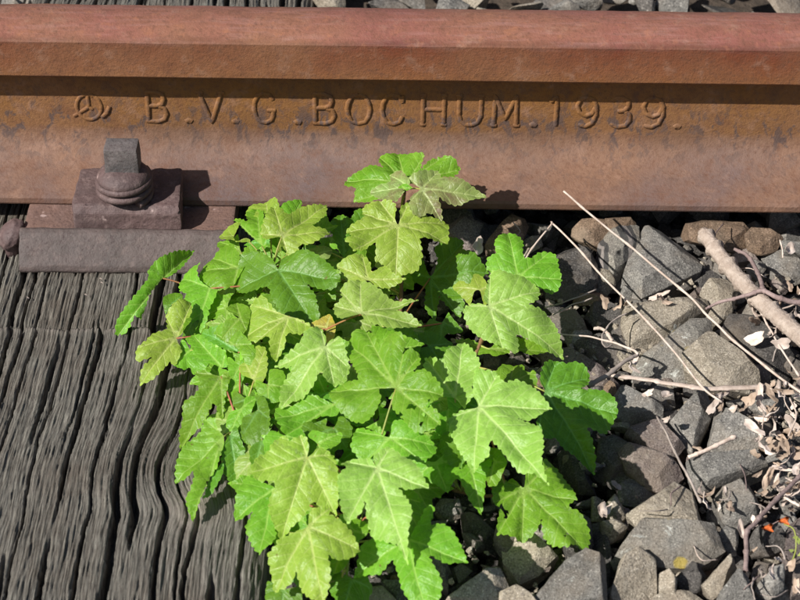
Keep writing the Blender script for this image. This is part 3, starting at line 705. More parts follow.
# ------------------------------------------------------------------ the young sycamore
# each leaf: colour, priority, base height, stalk joint, outline [(x, y) or (x, y, 1) for a lobe tip with a main vein]
LV = [
 # --- lowest
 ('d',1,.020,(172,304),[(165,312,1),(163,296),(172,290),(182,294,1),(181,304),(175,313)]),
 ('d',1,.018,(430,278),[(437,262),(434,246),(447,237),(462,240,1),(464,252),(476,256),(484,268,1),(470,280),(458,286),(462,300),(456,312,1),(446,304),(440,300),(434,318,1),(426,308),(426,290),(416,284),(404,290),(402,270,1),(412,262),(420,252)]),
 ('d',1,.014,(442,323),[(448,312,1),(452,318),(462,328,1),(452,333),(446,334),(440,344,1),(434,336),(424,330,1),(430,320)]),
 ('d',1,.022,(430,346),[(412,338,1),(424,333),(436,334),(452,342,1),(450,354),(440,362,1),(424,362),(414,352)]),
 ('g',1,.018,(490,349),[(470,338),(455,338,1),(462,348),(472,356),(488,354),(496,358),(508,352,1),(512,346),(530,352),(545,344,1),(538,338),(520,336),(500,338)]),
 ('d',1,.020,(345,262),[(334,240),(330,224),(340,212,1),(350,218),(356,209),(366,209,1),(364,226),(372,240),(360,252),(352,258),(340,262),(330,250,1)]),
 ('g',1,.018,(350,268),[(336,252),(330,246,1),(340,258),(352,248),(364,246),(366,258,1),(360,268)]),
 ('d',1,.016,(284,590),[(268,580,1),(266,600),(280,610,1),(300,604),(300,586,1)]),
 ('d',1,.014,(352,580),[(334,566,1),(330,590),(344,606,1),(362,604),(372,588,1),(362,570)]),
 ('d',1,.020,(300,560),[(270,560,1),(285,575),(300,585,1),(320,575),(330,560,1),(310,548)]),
 ('g',2,.022,(470,466),[(456,466),(448,460,1),(444,474),(449,484),(458,480),(464,488),(470,498),(481,507,1),(484,492),(486,478),(492,462),(487,448,1),(478,448)]),
 ('g',2,.026,(494,462),[(486,474),(489,482,1),(498,480),(507,462,1),(500,450),(490,448,1)]),
 ('g',2,.022,(510,386),[(498,388),(488,378),(486,370,1),(496,370),(502,362),(512,362,1),(522,364),(526,372),(534,370,1),(536,382),(528,392)]),
 ('d',2,.030,(470,430),[(446,432),(440,442),(444,456),(458,470,1),(466,456),(480,470),(494,462,1),(488,444)]),
 ('g',3,.022,(524,489),[(514,480),(506,479,1),(494,482),(492,488),(494,504,1),(500,510),(498,520),(498,530,1),(510,534),(522,536,1),(532,532),(538,526),(541,520),(543,534),(552,544),(566,548),(574,544),(586,550,1),(588,540),(589,532),(586,522),(578,513),(568,508),(576,500,1),(570,486),(562,474),(552,464,1),(544,462),(532,472),(526,478)]),
 ('d',3,.026,(545,391),[(540,384),(541,374),(546,364),(556,361,1),(566,364),(574,362),(584,366),(589,376,1),(587,386),(580,393),(590,392),(604,394),(613,402),(616,414,1),(611,424),(604,434),(594,432),(586,428),(592,440),(596,452),(595,463,1),(584,458),(574,452),(562,446),(556,437),(548,438),(538,432,1),(537,420),(540,406)]),
 ('g',3,.030,(518,278),[(508,282),(496,276),(487,268,1),(488,258),(496,254),(495,244),(500,236),(508,231,1),(518,234),(523,242),(523,256),(530,258),(538,252),(548,250,1),(556,256),(558,266),(561,278,1),(558,288),(550,292),(540,288),(528,284)]),
 ('k',3,.030,(480,290),[(474,292),(470,304),(464,298),(452,286,1),(460,280),(470,284),(474,272),(482,276),(488,286,1),(490,298),(484,304)]),
 ('p',6,.042,(489,306),[(484,300),(487,286),(490,272,1),(500,270),(510,274),(522,276),(532,282),(539,290,1),(536,300),(529,305),(542,307),(552,316),(558,328),(561,344,1),(548,342),(536,338),(524,334),(516,332),(518,342),(515,352),(502,346,1),(490,342),(478,336),(470,328),(464,314),(466,306,1),(478,304)]),
 # --- left side
 ('g',2,.026,(163,278),[(170,276),(184,264),(197,245,1),(184,248),(170,254),(156,262),(148,272),(148,279),(138,292),(126,306),(119,318),(120,330,1),(130,326),(136,314),(142,317,1),(146,306),(150,294),(158,284)]),
 ('g',3,.030,(210,288),[(200,280),(198,270),(200,264),(190,268),(180,276,1),(180,290),(188,296),(184,304),(190,316),(194,330,1),(202,324),(208,314),(210,306),(216,298),(218,290,1)]),
 ('d',2,.026,(196,316),[(184,328),(182,338,1),(190,340),(198,326),(200,312,1),(194,306)]),
 ('g',2,.026,(190,350),[(183,340),(176,352),(174,364,1),(184,368),(192,362),(196,350,1),(192,342)]),
 ('k',4,.032,(176,338),[(182,334),(184,322),(191,314),(191,303,1),(182,300),(174,306),(166,314,1),(167,324),(166,330),(154,334),(146,342),(137,349,1),(138,360),(152,358),(142,366),(140,378,1),(152,376),(162,368),(170,360),(175,363),(182,350,1)]),
 ('g',3,.030,(222,368),[(210,364),(204,372),(194,374,1),(190,362),(194,350),(188,342),(192,334,1),(204,334),(208,340),(216,346),(226,352,1),(228,366)]),
 ('g',3,.034,(221,376),[(212,374),(204,370),(195,372,1),(200,382),(196,392),(184,400),(182,414),(178,424),(179,435,1),(190,426),(204,418),(210,408),(214,402),(218,410),(222,419,1),(224,404),(226,394),(231,378,1),(226,372)]),
 ('d',3,.036,(238,352),[(222,348),(208,340),(201,329,1),(212,328),(226,330),(238,338),(246,350,1)]),
 ('g',2,.030,(240,366),[(228,356),(229,372),(232,378,1),(242,380),(246,368,1),(240,352)]),
 ('k',4,.036,(254,380),[(240,372),(240,354,1),(254,348),(266,350,1),(268,366),(264,382),(255,388,1)]),
 ('g',4,.036,(268,385),[(256,380),(258,394),(268,402,1),(280,400),(286,386,1),(282,370),(268,368,1)]),
 ('g',4,.032,(224,436),[(218,430),(216,421),(206,422,1),(200,434),(186,446),(178,460),(175,480,1),(186,481),(196,474),(194,486),(188,500),(193,519,1),(202,500),(208,478),(218,466),(221,456,1),(224,446)]),
 ('d',3,.028,(230,434),[(222,450),(222,466),(228,478),(235,478,1),(240,466),(244,450),(240,438,1),(236,426)]),
 ('d',2,.024,(222,462),[(210,480),(202,496,1),(212,494),(222,478),(224,466,1)]),
 ('g',3,.030,(242,408),[(230,412),(226,424),(230,430,1),(240,424),(252,410),(256,396,1),(246,396)]),
 ('d',3,.032,(258,410),[(244,418),(240,434,1),(252,442),(266,438),(270,420,1),(266,400),(254,394,1)]),
 ('d',2,.022,(262,440),[(250,450),(252,470,1),(262,470),(272,456,1),(272,438)]),
 ('d',2,.022,(248,400),[(234,390),(232,402,1),(242,412),(256,404,1),(252,384)]),
 # --- upper left
 ('k',4,.045,(246,238),[(236,242),(222,238),(219,232,1),(228,224),(240,222),(234,236),(236,243,1),(250,242)]),
 ('g',4,.048,(290,222),[(276,218),(284,204),(301,197,1),(300,206),(296,214),(306,222,1),(300,230)]),
 ('k',4,.046,(270,222),[(246,214),(250,201),(264,198,1),(276,200),(280,210,1),(276,224)]),
 ('g',5,.050,(262,246),[(252,236),(240,224),(229,211,1),(238,214),(246,218),(243,206),(252,200,1),(262,210),(264,222),(268,234),(266,246)]),
 ('g',4,.046,(318,232),[(308,222),(318,210,1),(326,214),(330,224),(338,224,1),(328,232)]),
 ('r',4,.042,(318,254),[(308,250),(322,246),(332,249,1),(328,258),(318,260)]),
 ('g',4,.044,(238,268),[(240,256),(230,244),(220,248),(212,256,1),(206,262),(199,270,1),(202,282),(212,289),(222,290),(232,286,1),(238,278),(250,262),(256,250,1),(246,248)]),
 ('d',6,.054,(278,270),[(274,262),(262,256),(248,256),(240,264),(235,276),(234,286,1),(244,292),(256,292),(270,290),(274,302),(284,312),(298,318),(309,316,1),(314,304),(312,290),(306,283),(320,284),(330,282),(337,274,1),(330,264),(316,256),(300,254),(284,258)]),
 ('y' if False else 'k',7,.062,(282,236),[(276,238),(266,240),(261,233,1),(264,222),(270,210),(274,208,1),(280,208),(288,214),(300,206),(312,202),(326,199,1),(325,210),(318,218),(312,225),(322,228),(330,232,1),(322,240),(310,246),(300,245),(297,252),(288,252,1),(282,246),(280,255),(279,246)]),
 ('g',3,.040,(326,292),[(312,290),(318,284),(330,284,1),(336,292),(334,300,1),(322,300)]),
 ('k',3,.038,(316,306),[(304,316),(312,323),(322,318,1),(326,306),(324,296,1)]),
 ('o',4,.044,(326,328),[(312,330),(308,322,1),(320,318),(330,314,1),(336,328),(334,338,1),(326,342)]),
 ('k',6,.054,(289,316),[(276,310),(264,298),(250,302,1),(244,314),(234,326),(233,334,1),(248,338),(256,342,1),(270,338),(270,350),(274,358,1),(284,346),(288,334),(300,334),(312,326,1),(302,320)]),
 ('g',5,.046,(240,318),[(226,320),(222,334,1),(232,340),(246,330,1),(250,310),(236,300,1),(226,308)]),
 ('g',4,.042,(234,345),[(222,340),(212,330,1),(222,322),(238,330),(252,344,1),(258,360),(246,364,1),(240,352)]),
 # --- top plants
 ('g',5,.072,(406,184),[(396,190),(382,196),(368,199),(354,197,1),(356,188),(346,184),(346,176,1),(358,168),(372,164),(383,168),(379,160),(379,153,1),(388,151),(397,149,1),(410,152),(424,154,1),(422,162),(421,168),(430,160),(440,156,1),(452,158),(458,164,1),(452,172),(440,176),(424,182)]),
 ('r',6,.080,(408,187),[(402,194),(396,200,1),(382,198),(370,188,1),(380,182),(390,180),(390,172,1),(400,170),(406,176),(410,182)]),
 ('r',7,.083,(421,189),[(414,184),(409,178,1),(424,171),(438,170,1),(442,178),(456,180),(470,186),(486,196,1),(470,200),(458,204),(446,202),(438,198),(441,208),(442,219,1),(430,212),(420,216),(412,212),(409,203,1),(412,196)]),
 ('g',7,.084,(404,189),[(398,188),(401,184,1),(406,184),(412,187,1),(407,191)]),
 ('k',6,.068,(398,225),[(395,218),(396,208),(390,202),(380,200,1),(366,203),(363,210,1),(364,216),(352,222),(347,228,1),(352,236),(346,240),(354,249,1),(364,248),(376,242),(376,258),(384,268),(396,277,1),(404,268),(418,264),(422,254),(420,240),(434,240),(448,239,1),(448,230),(448,219,1),(436,216),(424,215),(420,208),(408,204,1),(400,210),(400,219)]),
 ('k',5,.058,(368,280),[(356,286),(350,284),(344,276),(337,266,1),(350,258),(362,255,1),(370,262),(372,272),(384,266),(396,276),(405,279,1),(396,285),(384,288),(376,286)]),
 ('p',7,.066,(361,314),[(352,318),(340,319),(334,310),(334,303,1),(342,298),(340,290,1),(350,284),(360,281,1),(370,284),(380,290),(394,298),(406,297),(416,297,1),(408,303),(396,309),(408,312),(419,321,1),(406,326),(392,329),(376,326),(366,322)]),
 # --- centre
 ('g',4,.048,(376,352),[(340,340),(346,354),(372,372,1),(396,352),(424,344,1),(400,334),(372,326)]),
 ('d',3,.036,(400,340),[(380,330),(400,326),(416,334,1),(420,350),(404,356,1),(384,350)]),
 ('g',5,.050,(334,404),[(320,398),(306,394),(296,404),(278,406),(276,418,1),(280,426),(286,435,1),(302,430),(312,420),(324,416),(336,416),(344,406,1),(346,396)]),
 ('d',4,.040,(330,392),[(306,392),(300,404,1),(316,412),(340,406),(348,390,1),(344,376),(326,384)]),
 ('d',4,.040,(334,428),[(306,424),(300,440,1),(320,452),(346,446,1),(352,428),(340,416)]),
 ('p',8,.074,(325,347),[(326,338),(320,328,1),(306,334),(302,342),(288,350),(274,360,1),(286,363),(292,364),(284,376),(280,392),(280,404,1),(292,398),(303,394),(314,384),(321,373),(326,380),(334,384,1),(344,380),(349,367,1),(346,352),(340,337,1),(330,341)]),
 ('g',9,.078,(396,388),[(380,390),(382,400),(372,418),(360,423),(344,414),(333,400),(330,388,1),(344,378),(358,378),(354,366),(346,352),(345,336,1),(352,326),(362,325,1),(374,334),(380,348),(388,338),(398,336),(408,342,1),(404,356),(412,352),(419,356,1),(420,366),(414,373),(426,372),(438,382),(441,392,1),(434,402),(428,404),(438,412),(438,422,1),(428,428),(414,430),(400,416),(392,406)]),
 ('p',6,.060,(455,398),[(440,396),(434,382),(424,370),(426,358,1),(438,362),(444,364),(450,352),(462,341,1),(472,350),(479,362),(478,376),(472,388),(476,396),(464,408,1)]),
 ('g',4,.048,(448,410),[(434,416),(436,430),(446,432,1),(454,416),(462,404),(448,398)]),
 ('g',6,.060,(390,438),[(376,432),(360,426),(354,430,1),(354,440),(352,448),(358,456),(364,459,1),(376,452),(386,448),(396,456),(408,460),(422,461,1),(432,450),(431,440,1),(420,430),(404,422),(394,424)]),
 ('p',8,.068,(479,407),[(474,396),(476,382),(480,376),(498,378,1),(504,386),(516,382),(528,384),(538,392),(549,405,1),(542,414),(528,421),(518,420),(530,424),(541,432),(544,450),(542,464),(546,480,1),(534,472),(518,470),(504,456),(492,445),(490,456),(482,460),(472,466,1),(464,456),(456,444),(450,430),(450,420,1),(462,412)]),
 ('p',9,.072,(377,468),[(374,458),(384,450),(390,448,1),(398,454),(410,460),(418,468),(424,480),(429,489,1),(418,490),(406,490),(398,487),(406,498),(412,512),(408,530),(404,552,1),(396,540),(384,536),(370,528),(366,514),(366,500),(362,510),(350,518),(346,519,1),(342,508),(340,494),(340,480),(348,470),(343,466),(346,460,1),(360,458),(370,459)]),
 ('g',5,.050,(400,498),[(396,486),(410,490),(424,502,1),(432,508),(430,520),(420,530,1),(408,540),(402,520)]),
 ('g',6,.044,(408,540),[(396,536),(380,536),(364,544),(358,560),(352,572,1),(366,574),(380,572),(392,560),(398,574),(404,592),(424,612,1),(436,596),(440,578),(434,566),(430,556),(444,562),(454,560),(464,557,1),(458,542),(450,528),(440,522),(430,524),(434,508),(424,510,1),(418,524)]),
 # --- lower left
 ('g',5,.040,(276,488),[(262,484),(248,478),(240,492),(233,515,1),(240,516),(252,511),(246,526),(250,540),(258,550,1),(270,546),(276,536),(274,520),(276,504)]),
 ('g',6,.048,(285,436),[(272,430),(264,440),(266,452,1),(280,458),(294,452),(306,440,1),(300,428)]),
 ('g',5,.046,(318,444),[(308,436),(312,430),(326,434),(340,430,1),(338,440),(330,450),(322,460,1)]),
 ('k',9,.066,(307,457),[(309,448),(306,438),(300,436,1),(290,440),(284,436),(274,442),(268,452),(258,458),(251,472,1),(258,480),(270,481),(276,484),(270,498),(270,512),(276,524),(281,534,1),(290,526),(302,516),(309,506),(312,500),(318,503),(328,505),(335,512,1),(338,496),(339,482),(336,466),(332,454,1),(320,448),(312,454)]),
 ('k',8,.056,(308,527),[(309,518),(313,510),(326,506),(330,507,1),(330,515),(340,520),(350,530),(357,545,1),(352,554),(344,559),(336,560),(328,556),(331,568),(330,582),(322,601,1),(310,596),(300,586),(297,576),(295,570),(288,578),(271,584,1),(269,568),(268,554),(276,546),(280,540),(292,534)]),
 ('g',6,.046,(352,530),[(338,524),(342,514,1),(356,518),(368,524),(366,534,1),(356,540)]),
 ('g',5,.038,(340,556),[(330,562),(334,572,1),(344,568),(350,556,1)]),
]
def cr(pts, tips, m=9):
    n = len(pts); out = []; tag = []
    for i in range(n):
        p0, p1, p2, p3 = pts[(i-1) % n], pts[i], pts[(i+1) % n], pts[(i+2) % n]
        m1 = (p2-p0)*.5*(.35 if tips[i] else .9); m2 = (p3-p1)*.5*(.35 if tips[(i+1) % n] else .9)
        for k in range(m):
            t = k/m; h = (2*t**3-3*t**2+1)*p1+(t**3-2*t**2+t)*m1+(-2*t**3+3*t**2)*p2+(t**3-t**2)*m2
            out.append(h); tag.append(i if k == 0 and tips[i] else -1)
    return np.array(out), tag
def seg_d(P, a, b):
    ab = b-a; t = np.clip(((P-a)@ab)/(ab@ab+1e-12), 0, 1); return np.linalg.norm(P-(a+t[:, None]*ab), axis=1), t
def leaf_mesh(outl, tips, normal, rs, rings=16, m=9, amp=1.0):
    """outl: 2-D outline about the stalk joint in metres, in the leaf's own plane"""
    pts = [np.array(p) for p in outl]; n = len(pts)
    mean0 = pts[0]*.5+pts[-1]*.5
    pts.append(mean0*.10); tips = list(tips)+[False]     # the notch where the stalk meets the blade
    O, tag = cr(pts, tips, m)
    # teeth
    seg = np.linalg.norm(np.roll(O, -1, 0)-O, axis=1); L = np.concatenate([[0], np.cumsum(seg)[:-1]]); tot = seg.sum()
    nt_ = max(8, int(tot/.0050)); ph = L/tot*nt_; saw = np.abs(((ph*1.0) % 1)-.30)
    tang = np.roll(O, -1, 0)-np.roll(O, 1, 0); tang /= np.linalg.norm(tang, axis=1)[:, None]+1e-9
    nr = np.stack([tang[:, 1], -tang[:, 0]], -1)
    area = .5*np.sum(O[:, 0]*np.roll(O[:, 1], -1)-np.roll(O[:, 0], -1)*O[:, 1])
    if area < 0: nr = -nr
    rad = np.linalg.norm(O, axis=1); fade = np.clip(rad/.012-.3, 0, 1)
    size = np.percentile(rad, 80)
    O2 = O + nr*((.30-saw)*.0022*(.6+.6*rs.rand(nt_+1)[np.minimum(ph.astype(int), nt_)])*fade*min(1, size/.03))[:, None]
    for i, t in enumerate(tag):
        if t >= 0: O2[i] = O[i]
    N_ = len(O2); sp = .0023 if rings > 10 else .0036
    mn, mx_ = O2.min(0), O2.max(0); G = []
    yy = mn[1]; row = 0
    while yy < mx_[1]:
        xx_ = mn[0]+(sp*.5 if row % 2 else 0)
        while xx_ < mx_[0]: G.append((xx_, yy)); xx_ += sp
        yy += sp*.87; row += 1
    G = np.array(G) if G else np.zeros((0, 2))
    def inside(Q):
        c = np.zeros(len(Q), bool); a_, b_ = O2, np.roll(O2, 1, 0)
        for k_ in range(N_):
            xi, yi = a_[k_]; xj, yj = b_[k_]
            if yi != yj: c ^= ((yi > Q[:, 1]) != (yj > Q[:, 1])) & (Q[:, 0] < (xj-xi)*(Q[:, 1]-yi)/(yj-yi)+xi)
        return c
    def edge_d(Q):
        o = np.full(len(Q), 1.0); b_ = np.roll(O2, -1, 0)
        for k_ in range(N_): o = np.minimum(o, seg_d(Q, O2[k_], b_[k_])[0])
        return o
    ex = [np.zeros(2)]
    for i, t in enumerate(tag):
        if t >= 0:
            ln = np.linalg.norm(O[i]); ex += [O[i]*q for q in np.arange(sp*.8, ln-sp, sp*.8)/ln]
    ex = np.array(ex)
    if len(G):
        G = G[inside(G)]; G = G[edge_d(G) > sp*.45]
        G = G[np.min(np.linalg.norm(G[:, None]-ex[None], axis=2), axis=1) > sp*.5]
    ex = ex[inside(ex)]; ex = ex[edge_d(ex) > sp*.2] if len(ex) else ex
    allp = np.concatenate([O2, ex.reshape(-1, 2), G.reshape(-1, 2)])
    from mathutils.geometry import delaunay_2d_cdt
    res = delaunay_2d_cdt([Vector(q) for q in allp*1000], [(k_, (k_+1) % N_) for k_ in range(N_)], [], 0, 1e-5)
    P2 = np.array([tuple(q) for q in res[0]])/1000; tri = [tuple(f) for f in res[2]]
    cen = np.array([P2[list(f)].mean(0) for f in tri]); ok = inside(cen); fs = [f for f, o_ in zip(tri, ok) if o_]
    F = 1-np.clip(edge_d(P2)/.012, 0, 1)
    main = [O[i] for i, t in enumerate(tag) if t >= 0]
    if not main: main = [O[len(O)//2]]
    d1 = np.full(len(P2), 1.0); wm = np.zeros(len(P2))
    for q in main:
        d, t = seg_d(P2, np.zeros(2), q); d1 = np.minimum(d1, d/(1.15-.8*t))
    best = np.full(len(P2), 9.0); vt = np.zeros(len(P2)); vsd = np.zeros(len(P2))
    for q in main:
        Lm = np.linalg.norm(q); u = q/Lm; tt = P2@u; ss = np.abs(P2@np.array([-u[1], u[0]])); dd, _ = seg_d(P2, np.zeros(2), q)
        key = dd; m_ = key < best; best = np.where(m_, key, best)
        vt = np.where(m_, (tt-ss*.95+ss*ss*9+.4)/(.0062+Lm*.045)+7*Lm, vt); vsd = np.where(m_, np.clip(ss/(.42*Lm+1e-4), 0, 1), vsd)
    size = max(size, .008); r = np.linalg.norm(P2, axis=1)/size
    k = amp*size/.035
    th = np.arctan2(P2[:, 1], P2[:, 0]); p1, p2_, p3 = rs.rand(3)*6.28
    h = .0030*k*(1-np.exp(-d1/.008))
    h -= rs.uniform(.003, .007)*k*r**2
    h += .0030*k*r*np.sin(3*th+p1) + .0006*k*r*np.sin(7*th+p2_)*F
    h += np.array([noise.noise(Vector((p[0]*45+p1*9, p[1]*45, p3))) for p in P2])*.0065*k*np.minimum(r, 1)
    h += np.array([noise.noise(Vector((p[0]*190+p1*9, p[1]*190, p3))) for p in P2])*.0007*k
    return P2, h, fs, d1/.010, (vt, vsd), F
def frame(nrm):
    nrm = nrm/np.linalg.norm(nrm); a = np.cross(np.array([0, 1., 0]), nrm); a /= np.linalg.norm(a); b = np.cross(nrm, a); return a, b, nrm
ROOT = pz(392, 430, -.012)
plant = thing('sycamore_sapling', 'bushy bright green young sycamore maple growing from the ballast beside the sleeper and rail', 'sapling', tuple(ROOT))
GW, GH = 160, 120
DB = np.full((GH, GW), 9.0)            # nearest blade so far, so that later blades lie clear above earlier ones
JOINTS = []
def poly_cells(poly):
    xs_ = [p[0] for p in poly]; ys_ = [p[1] for p in poly]; out = []
    for gy in range(max(0, int(min(ys_)//5)), min(GH-1, int(max(ys_)//5))+1):
        for gx in range(max(0, int(min(xs_)//5)), min(GW-1, int(max(xs_)//5))+1):
            if inpoly(gx*5+2.5, gy*5+2.5, poly): out.append((gx, gy))
    return out
def add_leaf(colr, z0, A, outline, rs, rings=16, m=9, holes=(), label=None, amp=1.0, nrm=None):
    poly = [(A[0]+(p[0]-A[0])*1.02, A[1]+(p[1]-A[1])*1.02) for p in outline]; tips = [len(p) > 2 for p in outline]
    if nrm is None: nrm = np.array([-.16+rs.uniform(-.22, .22), -.34+rs.uniform(-.16, .16), 1.0])
    a, b, n_ = frame(nrm)
    A3 = pz(A[0], A[1], z0); cells = poly_cells(poly)
    def dist_at(px, py, A3):
        d = ray(px, py); return ((A3-CAM)@n_)/(d@n_)
    rA = ray(*A); need = 0
    ds = [(DB[gy, gx], (n_@rA)/(n_@ray(gx*5+2.5, gy*5+2.5)), dist_at(gx*5+2.5, gy*5+2.5, A3)) for gx, gy in cells]
    if ds:
        push = sorted((dd+.0035-db)/max(g, .2) for db, g, dd in ds)
        need = min(max(0, push[int(len(push)*.93)]), .045)
    A3 = A3 - rA*need
    for (gx, gy) in cells: DB[gy, gx] = min(DB[gy, gx], dist_at(gx*5+2.5, gy*5+2.5, A3))
    loc = []
    for p in poly:
        d = ray(*p); q = CAM+d*(((A3-CAM)@n_)/(d@n_))-A3; loc.append((q@a, q@b))
    P2, h, fs, e1, e2, F = leaf_mesh(loc, tips, n_, rs, rings, m, amp)
    W = P2[:, :1]*a+P2[:, 1:]*b+h[:, None]*n_
    if holes:
        hh = []
        for hx, hy, hr in holes:
            d = ray(hx, hy); q = CAM+d*(((A3-CAM)@n_)/(d@n_))-A3; hh.append((np.array([q@a, q@b]), hr*.0008))
        fs = [f for f in fs if not any(np.linalg.norm(P2[list(f)].mean(0)-c) < r for c, r in hh)]
    if np.dot(np.cross(W[fs[0][1]]-W[fs[0][0]], W[fs[0][2]]-W[fs[0][0]]), n_) < 0: fs = [f[::-1] for f in fs]
    me = mesh(W, fs)
    for nm, val in (('dmain', e1), ('vt', e2[0]), ('vs', e2[1]), ('edge', F)):
        at = me.attributes.new(nm, 'FLOAT', 'POINT'); at.data.foreach_set('value', val.astype(np.float32))
    o = link('leaf', me, LF[colr], plant, tuple(A3-ROOT))
    if label: o['label'] = label
    JOINTS.append((A3, o, A, colr)); return o
def tube(P, r0, r1, n=7, seed=0):
    P = [np.asarray(p, float) for p in P]; vs = []; fs = []; m = len(P); up = np.array([.3, .2, 1.])
    for i, p in enumerate(P):
        t = P[min(i+1, m-1)]-P[max(i-1, 0)]; t /= np.linalg.norm(t)+1e-9
        s = np.cross(t, up); s /= np.linalg.norm(s)+1e-9; u = np.cross(s, t); r = r0+(r1-r0)*i/(m-1)
        r *= 1+.18*noise.noise(Vector((i*1.3, seed, 0)))+(.38 if seed and i % 9 == 4 else 0)
        for k in range(n): vs.append(p+(s*math.cos(6.2832*k/n)+u*math.sin(6.2832*k/n))*r)
    for i in range(m-1):
        for k in range(n):
            a = i*n+k; b = i*n+(k+1) % n; fs.append((a, b, b+n, a+n))
    fs.append(tuple(range(n))[::-1]); fs.append(tuple((m-1)*n+k for k in range(n))); return vs, fs
def bez(p0, p1, p2, n=10):
    return [(1-t)**2*p0+2*t*(1-t)*p1+t*t*p2 for t in np.linspace(0, 1, n)]
def smooth_path(P, m=6):
    P = [np.asarray(p, float) for p in P]; Q = [2*P[0]-P[1]]+P+[2*P[-1]-P[-2]]; out = []
    for i in range(1, len(Q)-2):
        for k in range(m):
            t = k/m; p0, p1, p2, p3 = Q[i-1:i+3]
            out.append(.5*((2*p1)+(-p0+p2)*t+(2*p0-5*p1+4*p2-p3)*t*t+(-p0+3*p1-3*p2+p3)*t**3))
    out.append(Q[-2]); return out
rs = np.random.RandomState(17)
# understorey: shaded blades filling the depth of the bush
BUSH = [(196,290),(240,240),(300,220),(350,225),(395,260),(415,330),(440,360),(460,390),(440,470),(400,520),(340,560),(290,560),(262,500),(232,440),(215,380),(200,330)]
TPL = [(-.22,-.10),(-.52,-.30,1),(-.50,-.02),(-.62,.14),(-.86,.30,1),(-.60,.42),(-.36,.44),(-.34,.66),(-.18,.84),(0,1.08,1),(.18,.84),(.34,.66),(.36,.44),(.60,.42),(.86,.30,1),(.62,.14),(.50,-.02),(.52,-.30,1),(.22,-.10)]
cnt = 0; tries = 0; pts_u = []
while cnt < 105 and tries < 3000:
    tries += 1; x, y = rs.uniform(190, 480), rs.uniform(225, 575)
    if not inpoly(x, y, BUSH) or any((x-a)**2+(y-b)**2 < 15**2 for a, b in pts_u): continue
    pts_u.append((x, y)); cnt += 1
    s = rs.uniform(24, 38); th = rs.uniform(-.9, .9)+math.atan2(x-340, 60); sn, cs = math.sin(th), math.cos(th)
    out = []
    for p in TPL:
        jx, jy = p[0]*(1+rs.uniform(-.1, .1)), p[1]*(1+rs.uniform(-.1, .1))
        out.append((x+s*(jx*cs+jy*sn), y+s*.8*(-jx*sn+jy*cs))+((1,) if len(p) > 2 else ()))
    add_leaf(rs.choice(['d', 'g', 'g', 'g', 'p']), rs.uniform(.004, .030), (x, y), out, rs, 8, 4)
HOLES = {(396, 388): [(410,407,2.6),(414,408,2.2),(424,414,1.6),(401,415,2),(429,401,1.5),(422,424,1.6),(428,406,1.6)], (524, 489): [(505,511,2.6),(502,508,2),(506,515,1.8),(568,534,1.3),(565,538,1.3)],
         (470, 466): [(461,467,2)], (455, 398): [(452,409,1.5)]}
LAB = {(421, 189): 'reddish young leaf pointing right at the top', (408, 187): 'reddish young leaf on the left at the top', (326, 328): 'withered orange leaf', (396, 388): 'large leaf with insect holes'}
for colr, pr, z0, A, outl in sorted(LV, key=lambda q: q[1]):
    flat = {(163, 278): np.array([.35, -.55, 1])}.get(A)
    add_leaf(colr, z0, A, outl, rs, 16, 17 if len(outl) > 14 else 18, HOLES.get(A, ()), LAB.get(A), nrm=flat)
# stems
def S(*a): return [pz(x, y, z) for x, y, z in a]
STEMS = [S((392,430,-.02),(396,400,.0),(400,330,.012),(402,262,.040),(403,214,.058),(405,190,.070)),
         S((390,432,-.02),(350,420,.0),(310,370,.020),(285,310,.034),(272,268,.040)),
         S((392,434,-.02),(380,470,.0),(360,510,.018),(346,545,.024)),
         S((394,432,-.02),(420,450,-.004),(440,480,.002),(462,492,.006),(486,496,.010),(508,494,.014)),
         S((396,430,-.02),(430,400,.002),(466,370,.012),(486,330,.020),(500,292,.026)),
         S((392,432,-.02),(330,440,.004),(280,440,.016),(240,430,.020)),
         S((350,612,-.015),(346,590,.004),(347,570,.014),(349,548,.02))]
nodes = []
for i, P in enumerate(STEMS):
    Q = smooth_path(P, 8); vs_, fs_ = tube(Q, .0021 if i < 6 else .0014, .0011, 8, i)
    link('stem', mesh(np.array(vs_)-ROOT, fs_), M_STEM if i != 6 else M_PETG, plant, (0, 0, 0)); nodes += Q[6:]
nodes = np.array(nodes)
for A3, o, A, colr in JOINTS:
    d = np.linalg.norm((nodes-A3)*np.array([1, 1, 1.6]), axis=1) + np.where(nodes[:, 2] > A3[2], .08, 0); B = nodes[int(np.argmin(d))]
    if A == (163, 278): B = pz(200, 292, .018)
    mid = (A3+B)/2+np.array([0, 0, .10*np.linalg.norm(A3-B)]); mid[2] = min(mid[2], A3[2]-.001)
    Q = bez(A3-np.array([0, 0, .0004]), mid, B); vs_, fs_ = tube(Q, .0006, .0008, 6)
    link('leaf_stalk', mesh(np.array(vs_)-A3, fs_), M_PET if (rs.rand() < .25 or A == (163, 278)) else M_PETG, o)
# buds at the twig fork and the shoot tip
for (x, y, z, L_) in ((437,488,.012,.009),(404,196,.072,.010),(345,570,.02,.007)):
    c0 = pz(x, y, z); Q = [c0, c0+np.array([-.0012, 0, -L_*.35]), c0+np.array([-.002, -.001, -L_])]; vs_, fs_ = tube(smooth_path(Q), .0014, .0006, 7)
    link('bud', mesh(np.array(vs_)-ROOT, fs_), LF['o'], plant)
